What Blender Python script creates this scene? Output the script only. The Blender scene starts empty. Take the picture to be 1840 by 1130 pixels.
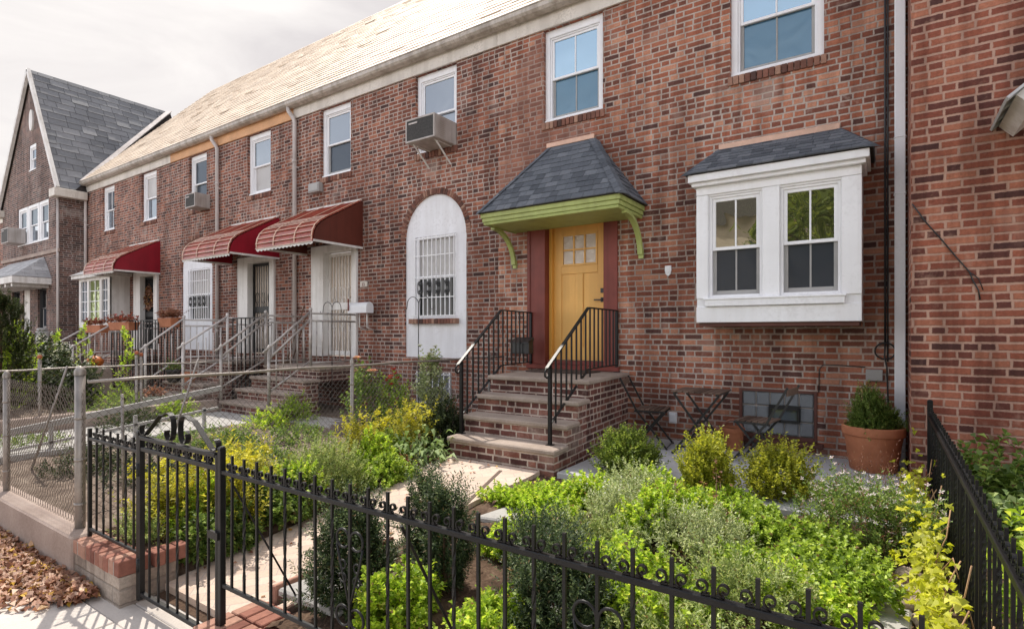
import bpy, math, random
import numpy as np
from mathutils import Vector, Matrix
from mathutils.geometry import tessellate_polygon
R = math.radians
rnd = random.Random(7)
SC = bpy.context.scene
COL = SC.collection
FINE = 1.0

# ---------------------------------------------------------------- meshes
class MB:
    """collects shapes; build() links them as one mesh object"""
    def __init__(s):
        s.v = []; s.f = []; s.uv = {}; s.sm = []
    def add(s, vs, fs, smooth=False):
        o = len(s.v); s.v += [tuple(p) for p in vs]
        for f in fs:
            s.f.append([i + o for i in f]); s.sm.append(smooth)
        return s
    def quad(s, a, b, c, d):
        return s.add([a, b, c, d], [(0, 1, 2, 3)])
    def poly(s, pts):
        return s.add(pts, [tuple(range(len(pts)))])
    def box(s, x0, x1, y0, y1, z0, z1):
        vs = [(x0,y0,z0),(x1,y0,z0),(x1,y1,z0),(x0,y1,z0),(x0,y0,z1),(x1,y0,z1),(x1,y1,z1),(x0,y1,z1)]
        return s.add(vs, [(0,3,2,1),(4,5,6,7),(0,1,5,4),(1,2,6,5),(2,3,7,6),(3,0,4,7)])
    def hexa(s, lo, hi):
        """two rings of four points (bottom, top)"""
        return s.add(list(lo) + list(hi), [(0,3,2,1),(4,5,6,7),(0,1,5,4),(1,2,6,5),(2,3,7,6),(3,0,4,7)])
    def prism(s, pts, off):
        n = len(pts); off = Vector(off)
        vs = [Vector(p) for p in pts]; vs += [p + off for p in vs]
        fs = [tuple(range(n - 1, -1, -1)), tuple(range(n, 2 * n))]
        fs += [(i, (i + 1) % n, n + (i + 1) % n, n + i) for i in range(n)]
        return s.add(vs, fs)
    def bar(s, p, q, w, h, up=(0,0,1)):
        p = Vector(p); q = Vector(q); d = (q - p).normalized(); u = Vector(up)
        if abs(d.dot(u)) > .98: u = Vector((0,1,0))
        a = d.cross(u).normalized() * (w / 2); b = a.cross(d).normalized() * (h / 2)
        return s.hexa([p-a-b, p+a-b, p+a+b, p-a+b], [q-a-b, q+a-b, q+a+b, q-a+b])
    def tube(s, pts, r, n=8, smooth=True, closed=False, flat=1.0):
        pts = [Vector(p) for p in pts]; N = len(pts); rings = []; prev = None
        for i, p in enumerate(pts):
            if closed: d = pts[(i+1) % N] - pts[i-1]
            else: d = pts[min(i+1, N-1)] - pts[max(i-1, 0)]
            d.normalize()
            if prev is None:
                u = Vector((0,0,1)) if abs(d.z) < .9 else Vector((0,1,0))
                a = d.cross(u).normalized()
            else:
                a = (prev - d * prev.dot(d)).normalized()
            prev = a; b = d.cross(a)
            rr = r[i] if isinstance(r, (list, tuple)) else r
            rings.append([p + (a * math.cos(2*math.pi*k/n) + b * flat * math.sin(2*math.pi*k/n)) * rr for k in range(n)])
        vs = [q for g in rings for q in g]; fs = []
        for i in range(N if closed else N - 1):
            j = (i + 1) % N
            for k in range(n):
                fs.append((i*n+k, i*n+(k+1) % n, j*n+(k+1) % n, j*n+k))
        if not closed:
            fs += [tuple(range(n-1, -1, -1)), tuple((N-1)*n+k for k in range(n))]
        return s.add(vs, fs, smooth)
    def lathe(s, prof, c=(0,0,0), n=28, smooth=True):
        vs = []; fs = []
        for r, z in prof:
            vs += [(c[0]+r*math.cos(2*math.pi*k/n), c[1]+r*math.sin(2*math.pi*k/n), c[2]+z) for k in range(n)]
        for i in range(len(prof) - 1):
            for k in range(n):
                fs.append((i*n+k, i*n+(k+1) % n, (i+1)*n+(k+1) % n, (i+1)*n+k))
        s.add(vs, fs, smooth)
        return s
    def strip(s, pts, wdir, w, t=.004):
        """flat strap following pts, its width along wdir"""
        wd = Vector(wdir).normalized() * (w / 2); pts = [Vector(p) for p in pts]; N = len(pts); vs = []; fs = []
        for i, p in enumerate(pts):
            d = (pts[min(i+1, N-1)] - pts[max(i-1, 0)]).normalized()
            nn = d.cross(wd).normalized() * (t / 2)
            vs += [p-wd-nn, p+wd-nn, p+wd+nn, p-wd+nn]
        for i in range(N - 1):
            for k in range(4):
                fs.append((i*4+k, i*4+(k+1) % 4, i*4+4+(k+1) % 4, i*4+4+k))
        fs += [(3,2,1,0), tuple((N-1)*4+k for k in range(4))]
        return s.add(vs, fs)

OFF = {}
def link(o):
    COL.objects.link(o); return o
def tag(o, label=None, cat=None, group=None, kind=None):
    if label: o['label'] = label
    if cat: o['category'] = cat
    if group: o['group'] = group
    if kind: o['kind'] = kind
    return o
def thing(name, label, cat, loc=(0,0,0), group=None):
    o = link(bpy.data.objects.new(name, None)); o.location = loc; o.empty_display_size = .1
    OFF[o.name] = Vector(loc)
    return tag(o, label, cat, group)
def mesh_from(name, mb, mat, off):
    me = bpy.data.meshes.new(name)
    ox, oy, oz = off
    me.from_pydata([(a-ox, b-oy, c-oz) for a, b, c in mb.v], [], mb.f)
    if any(mb.sm): me.polygons.foreach_set('use_smooth', mb.sm)
    for m in (mat if isinstance(mat, (list, tuple)) else [mat]): me.materials.append(m)
    me.update(); me.validate()
    return me
def part(name, mb, mat, parent, bevel=0, label=None, kind=None):
    """mb in world coordinates; becomes a child of parent"""
    off = OFF[parent.name]
    o = link(bpy.data.objects.new(name, mesh_from(name, mb, mat, off)))
    o.parent = parent; OFF[o.name] = off
    if bevel: bev(o, bevel)
    if label: o['label'] = label
    if kind: o['kind'] = kind
    return o
def solo(name, mb, mat, label, cat, group=None, kind=None, loc=(0,0,0), bevel=0):
    o = link(bpy.data.objects.new(name, mesh_from(name, mb, mat, loc)))
    o.location = loc; OFF[o.name] = Vector(loc)
    if bevel: bev(o, bevel)
    return tag(o, label, cat, group, kind)
def bev(o, w, seg=1):
    m = o.modifiers.new('edge', 'BEVEL'); m.width = w; m.segments = seg; m.limit_method = 'ANGLE'; m.angle_limit = R(40)
def dup(root, loc, label=None, rotz=None):
    r = root.copy(); COL.objects.link(r); r.location = loc
    if rotz is not None: r.rotation_euler = (0, 0, rotz)
    if label: r['label'] = label
    for ch in [c for c in COL.objects if c.parent == root]:
        c = ch.copy(); COL.objects.link(c); c.parent = r
        for g in [k for k in COL.objects if k.parent == ch]:
            d = g.copy(); COL.objects.link(d); d.parent = c
    return r

# ---------------------------------------------------------------- materials
class NT:
    def __init__(s, name):
        s.m = bpy.data.materials.new(name); s.m.use_nodes = True
        s.t = s.m.node_tree; s.t.nodes.clear()
        s.out = s.n('ShaderNodeOutputMaterial')
    def n(s, kind, **kw):
        nd = s.t.nodes.new(kind)
        for k, v in kw.items(): setattr(nd, k, v)
        return nd
    def set(s, sock, v):
        if hasattr(v, 'is_linked') or hasattr(v, 'node'): s.t.links.new(v, sock)
        elif isinstance(v, (tuple, list)) and len(v) == 3 and sock.type == 'RGBA': sock.default_value = (*v, 1)
        else: sock.default_value = v
    def math(s, op, a, b=None, c=None, clamp=False):
        nd = s.n('ShaderNodeMath', operation=op, use_clamp=clamp)
        s.set(nd.inputs[0], a)
        if b is not None: s.set(nd.inputs[1], b)
        if c is not None: s.set(nd.inputs[2], c)
        return nd.outputs[0]
    def mixf(s, f, a, b):
        nd = s.n('ShaderNodeMix', data_type='FLOAT'); s.set(nd.inputs[0], f); s.set(nd.inputs[2], a); s.set(nd.inputs[3], b)
        return nd.outputs[0]
    def mix(s, f, a, b, mode='MIX'):
        nd = s.n('ShaderNodeMix', data_type='RGBA', blend_type=mode); s.set(nd.inputs[0], f); s.set(nd.inputs[6], a); s.set(nd.inputs[7], b)
        return nd.outputs[2]
    def ramp(s, f, stops, interp='LINEAR'):
        nd = s.n('ShaderNodeValToRGB'); cr = nd.color_ramp; cr.interpolation = interp
        while len(cr.elements) < len(stops): cr.elements.new(.5)
        for e, (p, c) in zip(cr.elements, stops): e.position = p; e.color = (*c, 1)
        s.set(nd.inputs[0], f); return nd.outputs[0]
    def noise(s, scale, vec=None, detail=3, rough=.55, dist=0):
        nd = s.n('ShaderNodeTexNoise'); nd.inputs['Scale'].default_value = scale; nd.inputs['Detail'].default_value = detail
        nd.inputs['Roughness'].default_value = rough; nd.inputs['Distortion'].default_value = dist
        s.set(nd.inputs['Vector'], vec if vec is not None else s.obj())
        return nd.outputs[0]
    def obj(s):
        if not hasattr(s, '_o'): s._o = s.n('ShaderNodeTexCoord').outputs['Object']
        return s._o
    def isl(s):
        if not hasattr(s, '_g'): s._g = s.n('ShaderNodeNewGeometry')
        return s._g.outputs['Random Per Island']
    def geo(s, k):
        s.isl(); return s._g.outputs[k]
    def bump(s, h, strength=.3, dist=.01):
        nd = s.n('ShaderNodeBump'); nd.inputs['Strength'].default_value = strength; nd.inputs['Distance'].default_value = dist
        s.set(nd.inputs['Height'], h); return nd.outputs[0]
    def pbsdf(s, col, rough=.7, metal=0, spec=.5, normal=None, sheen=0, coat=0):
        b = s.n('ShaderNodeBsdfPrincipled')
        s.set(b.inputs['Base Color'], col); s.set(b.inputs['Roughness'], rough); s.set(b.inputs['Metallic'], metal)
        s.set(b.inputs['Specular IOR Level'], spec)
        if coat: b.inputs['Coat Weight'].default_value = coat
        if normal is not None: s.set(b.inputs['Normal'], normal)
        return b.outputs[0]
    def done(s, sh):
        s.t.links.new(sh, s.out.inputs[0]); return s.m

def m_paint(name, c, rough=.5, vary=.12, scale=3, dirt=.0, metal=0, spec=.4, bump=.08, dirtc=(.12,.09,.07), streak=0):
    t = NT(name)
    n = t.noise(scale, detail=5); n2 = t.noise(scale * 14, detail=4)
    lo = tuple(x * (1 - vary) for x in c); hi = tuple(min(1, x * (1 + vary)) for x in c)
    col = t.ramp(n, [(.3, lo), (.7, hi)])
    if dirt:
        f = t.ramp(t.math('MULTIPLY', n, n2), [(.28, (0,0,0)), (.45, (1,1,1))])
        col = t.mix(t.math('MULTIPLY', f, dirt), col, dirtc)
    if streak:
        st = t.n('ShaderNodeMapping'); st.inputs['Scale'].default_value = (9, 9, .55); t.set(st.inputs[0], t.obj())
        sk = t.ramp(t.math('MULTIPLY', t.noise(1, st.outputs[0], 5), t.noise(1.3, detail=4)), [(.17, (.45,.40,.34)), (.29, (1,1,1))])
        col = t.mix(streak, col, sk, 'MULTIPLY')
    return t.done(t.pbsdf(col, t.mixf(n2, rough - .1, rough + .12), metal, spec, t.bump(n2, bump, .004)))

def m_island(name, stops, rough=.8, scale=20, vary=.3, bump=.3, bd=.006, spec=.3):
    """each loose piece of the mesh takes its own tone"""
    t = NT(name)
    col = t.ramp(t.isl(), stops)
    n = t.noise(scale, detail=6); n2 = t.noise(scale * .12, detail=3)
    k = t.mixf(n, 1 - vary, 1 + vary); k = t.math('MULTIPLY', k, t.mixf(n2, .8, 1.2))
    cc = t.n('ShaderNodeCombineColor'); [t.set(cc.inputs[i], k) for i in range(3)]
    col = t.mix(1, col, cc.outputs[0], 'MULTIPLY')
    return t.done(t.pbsdf(col, rough, 0, spec, t.bump(n, bump, bd)))

def m_brick(name, stops, mortar, bw=.216, bh=.0677, mj=.011, split=.38, stain=(.5, 1.25), patch=None, rot=False, gain=1.16, bumpd=.008):
    """running bond with random headers; per brick colour; works on walls of any facing"""
    t = NT(name); stops = [(p, tuple(min(.8, x * gain) for x in c)) for p, c in stops]
    sp = t.n('ShaderNodeSeparateXYZ'); t.set(sp.inputs[0], t.obj())
    ns = t.n('ShaderNodeSeparateXYZ'); t.set(ns.inputs[0], t.geo('True Normal'))
    sx = t.math('GREATER_THAN', t.math('ABSOLUTE', ns.outputs[0]), .65)
    sz = t.math('GREATER_THAN', t.math('ABSOLUTE', ns.outputs[2]), .65)
    u = t.mixf(sx, sp.outputs[0], sp.outputs[1]); v = t.mixf(sz, sp.outputs[2], sp.outputs[1])
    if rot: u, v = v, u
    w1 = t.noise(9, detail=2); w2 = t.noise(55, detail=3)
    v = t.math('ADD', v, t.math('MULTIPLY', t.math('SUBTRACT', w1, .5), .008))
    u = t.math('ADD', u, t.math('MULTIPLY', t.math('SUBTRACT', w1, .5), .012))
    vr = t.math('DIVIDE', v, bh); row = t.math('FLOOR', vr); fv = t.math('FRACT', vr)
    wn = t.n('ShaderNodeTexWhiteNoise', noise_dimensions='1D'); t.set(wn.inputs['W'], row)
    off = t.math('ADD', t.math('MULTIPLY', t.math('FLOORED_MODULO', row, 2), .5), t.math('MULTIPLY', wn.outputs[0], .22))
    ur = t.math('ADD', t.math('DIVIDE', u, bw), off); col = t.math('FLOOR', ur); fu = t.math('FRACT', ur)
    cv = t.n('ShaderNodeCombineXYZ'); t.set(cv.inputs[0], col); t.set(cv.inputs[1], row)
    h = t.n('ShaderNodeTexWhiteNoise', noise_dimensions='2D'); t.set(h.inputs['Vector'], cv.outputs[0])
    isp = t.math('LESS_THAN', h.outputs[0], split)
    f2 = t.math('FRACT', t.math('MULTIPLY', fu, 2)); half = t.math('MULTIPLY', t.math('GREATER_THAN', fu, .5), t.math('MULTIPLY', isp, .5))
    def edge(x): return t.math('MINIMUM', x, t.math('SUBTRACT', 1, x))
    du = t.mixf(isp, t.math('MULTIPLY', edge(fu), bw), t.math('MULTIPLY', edge(f2), bw / 2))
    dv = t.math('MULTIPLY', edge(fv), bh)
    d = t.math('SUBTRACT', t.math('MINIMUM', du, dv), mj / 2)
    d = t.math('ADD', d, t.math('ADD', t.math('MULTIPLY', t.math('SUBTRACT', w2, .5), .012), t.math('MULTIPLY', t.math('SUBTRACT', t.noise(1.1, detail=3), .5), .009)))
    mask = t.math('DIVIDE', d, .0055, clamp=True)
    cid = t.n('ShaderNodeCombineXYZ'); t.set(cid.inputs[0], t.math('ADD', col, half)); t.set(cid.inputs[1], row); cid.inputs[2].default_value = 3.3
    rv = t.n('ShaderNodeTexWhiteNoise', noise_dimensions='3D'); t.set(rv.inputs['Vector'], cid.outputs[0])
    base = t.ramp(rv.outputs[0], stops)
    n3 = t.noise(38, detail=6, rough=.7)
    k = t.mixf(n3, .40, 1.60)
    big = t.noise(.55, detail=4)
    k = t.math('MULTIPLY', k, t.mixf(big, *stain))
    cc = t.n('ShaderNodeCombineColor'); [t.set(cc.inputs[i], k) for i in range(3)]
    base = t.mix(1, base, cc.outputs[0], 'MULTIPLY')
    mo = t.mix(t.noise(26, detail=5), tuple(x * .72 for x in mortar), tuple(x * 1.2 for x in mortar))
    c = t.mix(mask, mo, base)
    # smeared mortar and soot in large soft patches
    sm = t.ramp(t.math('MULTIPLY', t.noise(1.3, detail=5), t.noise(16, detail=4)), [(.30, (0,0,0)), (.42, (1,1,1))])
    c = t.mix(t.math('MULTIPLY', sm, .38), c, mortar)
    st = t.n('ShaderNodeMapping'); st.inputs['Scale'].default_value = (5.5, 5.5, .45); t.set(st.inputs[0], t.obj())
    sk = t.ramp(t.math('MULTIPLY', t.noise(1, st.outputs[0], 4), t.noise(.7, detail=3)), [(.20, (.50,.46,.45)), (.30, (1,1,1))])
    c = t.mix(.75, c, sk, 'MULTIPLY')
    wash = t.ramp(t.math('MULTIPLY', t.noise(2.1, detail=5, dist=.4), t.noise(.5, detail=2)), [(.33, (0,0,0)), (.45, (1,1,1))])
    c = t.mix(t.math('MULTIPLY', wash, .40), c, tuple(x * 1.12 for x in mortar))
    if patch:
        pn = t.ramp(t.noise(.42, detail=2, dist=.6), [(.56, (0,0,0)), (.62, (1,1,1))])
        c = t.mix(t.math('MULTIPLY', pn, .5), c, patch)
    ht = t.math('ADD', t.math('MULTIPLY', mask, 1.0), t.math('MULTIPLY', n3, .35))
    return t.done(t.pbsdf(c, .88, 0, .25, t.bump(ht, .75, bumpd)))

def m_leaf(name, stops, trans=.45, rough=.5, gloss=.03, clump=None, gain=1.0):
    t = NT(name); stops = [(p, tuple(min(.9, x * gain) for x in c)) for p, c in stops]
    if name.startswith('leaf') and not name.endswith(('fallen', 'dry_red', 'yellow')): stops = [(0, (.20,.13,.06)), (.025, (.24,.16,.07))] + [(.03 + .97 * p, c) for p, c in stops]
    col = t.ramp(t.isl(), stops)
    n = t.noise(clump or 6, detail=2); k = t.mixf(n, .55, 1.4)
    cc = t.n('ShaderNodeCombineColor'); [t.set(cc.inputs[i], k) for i in range(3)]
    col = t.mix(1, col, cc.outputs[0], 'MULTIPLY')
    d = t.n('ShaderNodeBsdfDiffuse'); t.set(d.inputs[0], col)
    tr = t.n('ShaderNodeBsdfTranslucent'); t.set(tr.inputs[0], t.mix(.35, col, t.mix(1, col, (1.25, 1.25, .5), 'MULTIPLY')))
    g = t.n('ShaderNodeBsdfGlossy'); g.inputs['Roughness'].default_value = rough; g.inputs[0].default_value = (.9, .9, .85, 1)
    a = t.n('ShaderNodeMixShader'); a.inputs[0].default_value = trans; t.t.links.new(d.outputs[0], a.inputs[1]); t.t.links.new(tr.outputs[0], a.inputs[2])
    b = t.n('ShaderNodeMixShader'); b.inputs[0].default_value = gloss; t.t.links.new(a.outputs[0], b.inputs[1]); t.t.links.new(g.outputs[0], b.inputs[2])
    return t.done(b.outputs[0])

def m_glass(name, base, refl=.35, wav=.0, tint=(1,1,1), scale=3.0, rough=.02, vary=.25):
    t = NT(name)
    n0 = t.noise(1.6, detail=2)
    col = t.mix(n0, tuple(x * (1 - vary) for x in base), tuple(x * (1 + vary) for x in base))
    d = t.n('ShaderNodeBsdfDiffuse'); t.set(d.inputs[0], col)
    g = t.n('ShaderNodeBsdfGlossy'); g.inputs['Roughness'].default_value = rough; t.set(g.inputs[0], tint)
    if wav:
        t.set(g.inputs['Normal'], t.bump(t.noise(scale, detail=1, dist=1.2), wav, .05))
    fr = t.n('ShaderNodeLayerWeight'); fr.inputs[0].default_value = .25
    f = t.math('ADD', t.math('MULTIPLY', fr.outputs[0], .5), refl, clamp=True)
    a = t.n('ShaderNodeMixShader'); t.set(a.inputs[0], f); t.t.links.new(d.outputs[0], a.inputs[1]); t.t.links.new(g.outputs[0], a.inputs[2])
    return t.done(a.outputs[0])

def m_ground(name, stops, scale=6, fine=60, rough=.95, bump=.5, bd=.02, speck=None):
    t = NT(name)
    a = t.noise(scale, detail=6, rough=.65); b = t.noise(fine, detail=5, rough=.7)
    f = t.math('ADD', t.math('MULTIPLY', a, .6), t.math('MULTIPLY', b, .4))
    col = t.ramp(f, stops)
    if speck:
        vo = t.n('ShaderNodeTexVoronoi'); vo.inputs['Scale'].default_value = fine * 1.3; t.set(vo.inputs['Vector'], t.obj())
        sp = t.ramp(vo.outputs['Distance'], [(.12, (1,1,1)), (.2, (0,0,0))])
        col = t.mix(t.math('MULTIPLY', sp, .6), col, speck)
    return t.done(t.pbsdf(col, rough, 0, .2, t.bump(f, bump, bd)))

M = {}
M['brick'] = m_brick('brick_red_mixed', [(0,(.085,.042,.036)),(.10,(.155,.060,.042)),(.32,(.225,.080,.050)),(.55,(.30,.105,.062)),(.78,(.37,.145,.086)),(.94,(.48,.235,.15)),(1,(.24,.12,.09))], (.49,.405,.35), bw=.222, bh=.0703, mj=.0125, split=.5, stain=(.66,1.34), patch=(.25,.125,.095))
M['brick_row'] = m_brick('brick_red_brown', [(0,(.070,.038,.034)),(.25,(.14,.055,.040)),(.5,(.205,.076,.050)),(.78,(.26,.096,.062)),(1,(.35,.145,.09))], (.48,.395,.345), bw=.222, bh=.0703, mj=.0125, split=.5, stain=(.70,1.3))
M['brick_pink'] = m_brick('brick_red_pink_mortar', [(0,(.065,.030,.027)),(.16,(.125,.042,.031)),(.42,(.20,.062,.040)),(.74,(.265,.086,.052)),(1,(.35,.14,.085))], (.47,.29,.22), bw=.222, bh=.0703, mj=.014, split=.3, stain=(.72,1.25))
M['brick_gable'] = m_brick('brick_dull_brown', [(0,(.06,.042,.04)),(.4,(.13,.07,.057)),(.8,(.18,.095,.075)),(1,(.25,.14,.11))], (.40,.35,.32), mj=.013, stain=(.75,1.2))
M['brick_stoop'] = m_brick('brick_dark_stoop', [(0,(.075,.034,.03)),(.35,(.14,.055,.045)),(.7,(.19,.075,.055)),(1,(.25,.11,.08))], (.56,.46,.39), bh=.072, mj=.013, split=.15, stain=(.8,1.15))
M['brick_pier'] = m_brick('block_grey_pier', [(0,(.36,.30,.25)),(.6,(.44,.37,.31)),(1,(.33,.26,.21))], (.33,.28,.24), bw=.3, bh=.1, mj=.008, split=.0)
M['solder'] = m_island('brick_single', [(0,(.08,.045,.038)),(.35,(.15,.07,.052)),(.7,(.22,.095,.068)),(1,(.36,.22,.16))], .9, 30, .35, .5)
M['header'] = m_island('brick_coping', [(0,(.19,.075,.055)),(.5,(.29,.125,.09)),(1,(.40,.23,.17))], .9, 30, .4, .5)
M['mortar'] = m_ground('mortar_grey', [(.3,(.30,.26,.235)),(.7,(.42,.37,.33))], 8, 80, bump=.3, bd=.004)
M['white'] = m_paint('paint_white', (.86,.86,.88), .42, .04, 2, .12, bump=.04, streak=0.10)
M['white_old'] = m_paint('paint_white_worn', (.74,.72,.70), .55, .08, 3, .3, bump=.1, streak=.35)
M['cream'] = m_paint('paint_cream_trim', (.66,.61,.55), .55, .12, 2.5, .35, bump=.1, streak=0.25)
M['gutter'] = m_paint('gutter_metal', (.50,.45,.40), .45, .15, 2.5, .35, spec=.5, bump=.06, streak=0.6)
M['orange_trim'] = m_paint('trim_stained_orange', (.62,.34,.17), .6, .22, 2, .25, bump=.1)
M['pipe'] = m_paint('downspout_grey', (.56,.51,.49), .45, .12, 3, .25, bump=.05, streak=0.4)
M['pipe_white'] = m_paint('downspout_white', (.86,.87,.90), .35, .04, 3, .08, bump=.03)
M['stucco'] = m_paint('stucco_white', (.84,.84,.87), .85, .06, 1.6, .18, bump=.35, streak=.16)
M['green'] = m_paint('paint_lime_green', (.40,.46,.155), .5, .08, 4, .08, bump=.04, streak=0.3)
M['maroon'] = m_paint('paint_maroon', (.20,.040,.028), .5, .12, 4, .12, bump=.06, streak=0.4)
M['oxblood'] = m_paint('paint_oxblood', (.105,.038,.028), .6, .2, 5, .2)
M['door'] = m_paint('paint_mustard', (.80,.45,.12), .42, .06, 2, .03, bump=.03, streak=0.22)
M['door2'] = m_paint('paint_mustard_jamb', (.70,.36,.07), .45, .06, 2, .03, bump=.03)
M['black_iron'] = m_paint('iron_black_paint', (.008,.008,.0085), .42, .35, 14, .10, spec=.3, bump=.25, dirtc=(.045,.03,.024))
M['black'] = m_paint('black_metal', (.016,.016,.017), .4, .2, 8, .0, spec=.5)
M['rail_worn'] = m_paint('iron_worn_grey', (.42,.385,.36), .4, .35, 9, .35, metal=.35, bump=.15, dirtc=(.16,.07,.04))
M['white_rail'] = m_paint('rail_white_paint', (.62,.58,.56), .45, .12, 6, .3, bump=.1, dirtc=(.2,.1,.06))
M['galv'] = m_paint('galvanised_steel', (.30,.272,.25), .45, .22, 9, .3, metal=.45, bump=.12, dirtc=(.24,.15,.10))
M['wire'] = m_paint('galvanised_wire', (.13,.112,.10), .45, .3, 6, .3, metal=.4, dirtc=(.14,.09,.06))
M['rust'] = m_paint('rust_cap', (.32,.10,.045), .8, .3, 20, .3)
M['stone'] = m_ground('stone_tread', [(.3,(.22,.17,.14)),(.5,(.34,.275,.23)),(.7,(.45,.375,.32))], 3, 60, .85, .35, .006, speck=(.22,.19,.17))
M['concrete'] = m_ground('concrete_low_wall', [(.3,(.24,.18,.15)),(.5,(.37,.29,.25)),(.7,(.47,.385,.335))], 2.2, 40, .9, .5, .008, speck=(.26,.2,.17))
M['sidewalk'] = m_ground('concrete_sidewalk', [(.3,(.43,.39,.355)),(.5,(.55,.505,.465)),(.7,(.63,.59,.545))], 1.4, 70, .9, .25, .004)
M['asphalt'] = m_ground('asphalt', [(.3,(.035,.035,.037)),(.7,(.07,.07,.07))], 3, 90, .9, .4, .006)
M['patio'] = m_ground('concrete_patio', [(.3,(.36,.355,.355)),(.5,(.47,.465,.465)),(.7,(.55,.545,.545))], 1.8, 60, .85, .25, .004)
M['soil'] = m_ground('soil_mulch', [(.32,(.035,.022,.015)),(.5,(.10,.062,.042)),(.68,(.21,.145,.10))], 7, 42, .97, .9, .03)
M['soil_dry'] = m_ground('soil_dry', [(.32,(.075,.052,.04)),(.5,(.19,.145,.115)),(.68,(.33,.27,.22))], 5, 38, .97, .8, .03)
M['flag'] = m_ground('flagstone_grey', [(.3,(.27,.26,.25)),(.5,(.40,.385,.365)),(.7,(.49,.47,.44))], 3, 45, .85, .5, .008)
M['rock'] = m_ground('rock_tan', [(.3,(.24,.18,.14)),(.5,(.42,.33,.27)),(.7,(.55,.46,.38))], 8, 60, .9, .6, .01)
M['slate'] = m_island('roof_slate_glare', [(0,(.52,.42,.33)),(.3,(.65,.54,.43)),(.7,(.73,.62,.50)),(1,(.58,.48,.385))], .62, 14, .14, .25, .004, spec=.35)  # grey slate with the sun glare painted in as a pale cream tone
M['slate_dark'] = m_island('roof_slate_grey', [(0,(.125,.132,.148)),(.5,(.165,.172,.19)),(1,(.21,.217,.235))], .7, 14, .22, .25, .004, spec=.4)  # same slate with no glare in its colour
M['under'] = m_paint('roof_underlay', (.035,.028,.025), .9, .2, 6)
M['shingle'] = m_island('asphalt_shingle', [(0,(.075,.083,.097)),(.4,(.105,.115,.133)),(.75,(.130,.141,.160)),(1,(.16,.171,.192))], .92, 220, .5, .6, .003, spec=.2)
M['shingle_pale'] = m_island('asphalt_shingle_pale', [(0,(.34,.34,.35)),(1,(.50,.50,.51))], .9, 120, .3, .4, .003)
M['copper'] = m_paint('flashing_copper', (.62,.40,.30), .5, .18, 9, .2, metal=.2)
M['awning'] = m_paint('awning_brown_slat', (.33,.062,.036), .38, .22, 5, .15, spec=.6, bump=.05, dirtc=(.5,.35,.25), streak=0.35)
M['awning_lip_glint'] = m_paint('awning_lip_highlight', (.66,.47,.38), .4, .2, 6, .15)  # cream highlight of the curved slats, painted onto their lips
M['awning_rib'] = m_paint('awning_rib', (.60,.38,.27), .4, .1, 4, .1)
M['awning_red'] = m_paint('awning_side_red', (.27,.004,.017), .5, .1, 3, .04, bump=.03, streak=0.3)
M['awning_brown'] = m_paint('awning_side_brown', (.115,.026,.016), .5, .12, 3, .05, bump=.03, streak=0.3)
M['terracotta'] = m_paint('terracotta', (.42,.155,.075), .75, .16, 6, .28, bump=.12, dirtc=(.5,.32,.22))
M['wood'] = m_island('wood_dark_slat', [(0,(.07,.042,.03)),(1,(.15,.10,.075))], .7, 30, .3, .2)
M['mat'] = m_paint('door_mat_fibre', (.07,.045,.035), .98, .4, 40, .2, bump=.6)
M['plastic_white'] = m_paint('plastic_white', (.74,.74,.76), .35, .05, 4, .08)
M['plastic_grey'] = m_paint('plastic_grey', (.36,.35,.34), .45, .1, 4, .15)
M['ac_case'] = m_paint('ac_case_grey', (.46,.42,.40), .45, .1, 4, .25, dirtc=(.2,.13,.09), streak=0.5)
M['ac_grille'] = m_paint('ac_grille_dark', (.055,.052,.05), .6, .3, 30, .1)
M['pane_sky'] = m_glass('pane_painted_sky_blue', (.13,.26,.42), .30, .05, (.75,.92,1), 1.2)  # reflected blue sky painted into the base colour, on top of real gloss
M['pane_screen'] = m_glass('pane_insect_screen_blue', (.045,.115,.19), .10, .1, (.7,.9,1), 2.5, rough=.12)
M['pane_tree'] = m_glass('pane_wavy', (.05,.055,.03), .50, .16, (1,1,.93), 1.5, rough=.015)
M['pane_dark'] = m_glass('pane_insect_screen_grey', (.035,.04,.05), .05, .08, (.8,.9,1), 3, rough=.16)
M['pane_grey'] = m_glass('pane_grey', (.10,.12,.145), .20, .08, (.88,.94,1), 2)
M['pane_lite'] = m_glass('pane_frosted', (.46,.38,.31), .15, .3, (1,.97,.92), 30, rough=.12)
M['pane_curtain'] = m_glass('pane_lace_curtain', (.42,.40,.39), .05, .2, (1,1,1), 14, rough=.1)
M['pane_black'] = m_glass('pane_black', (.012,.013,.015), .02, .1, (1,1,1), 2)
M['pane_green'] = m_glass('pane_leaf_green', (.12,.15,.035), .25, .35, (.9,1,.7), 5)
M['block'] = m_glass('glass_block', (.17,.18,.19), .07, .6, (.9,.97,1), 60, rough=.12)
M['soil_pot'] = m_ground('potting_soil', [(.3,(.02,.013,.01)),(.7,(.07,.045,.03))], 20, 90)
M['bark'] = m_ground('bark', [(.3,(.04,.028,.02)),(.7,(.13,.095,.07))], 14, 60)
M['twig'] = m_paint('twig_brown', (.13,.075,.045), .8, .3, 20)
M['stem_green'] = m_paint('stem_green', (.10,.14,.04), .7, .3, 20)
M['stake'] = m_paint('bamboo_stake', (.45,.27,.14), .7, .2, 12)
M['beige_wall'] = m_paint('render_beige', (.50,.43,.34), .9, .1, 1, .1)
M['pumpkin'] = m_paint('pumpkin_orange', (.52,.14,.025), .5, .2, 6, .1)
M['glazed'] = m_paint('glazed_pot_pale', (.40,.44,.36), .4, .15, 5, .2)
M['dark_void'] = m_paint('dark_recess', (.012,.011,.011), .9, .1)
L = M
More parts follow.
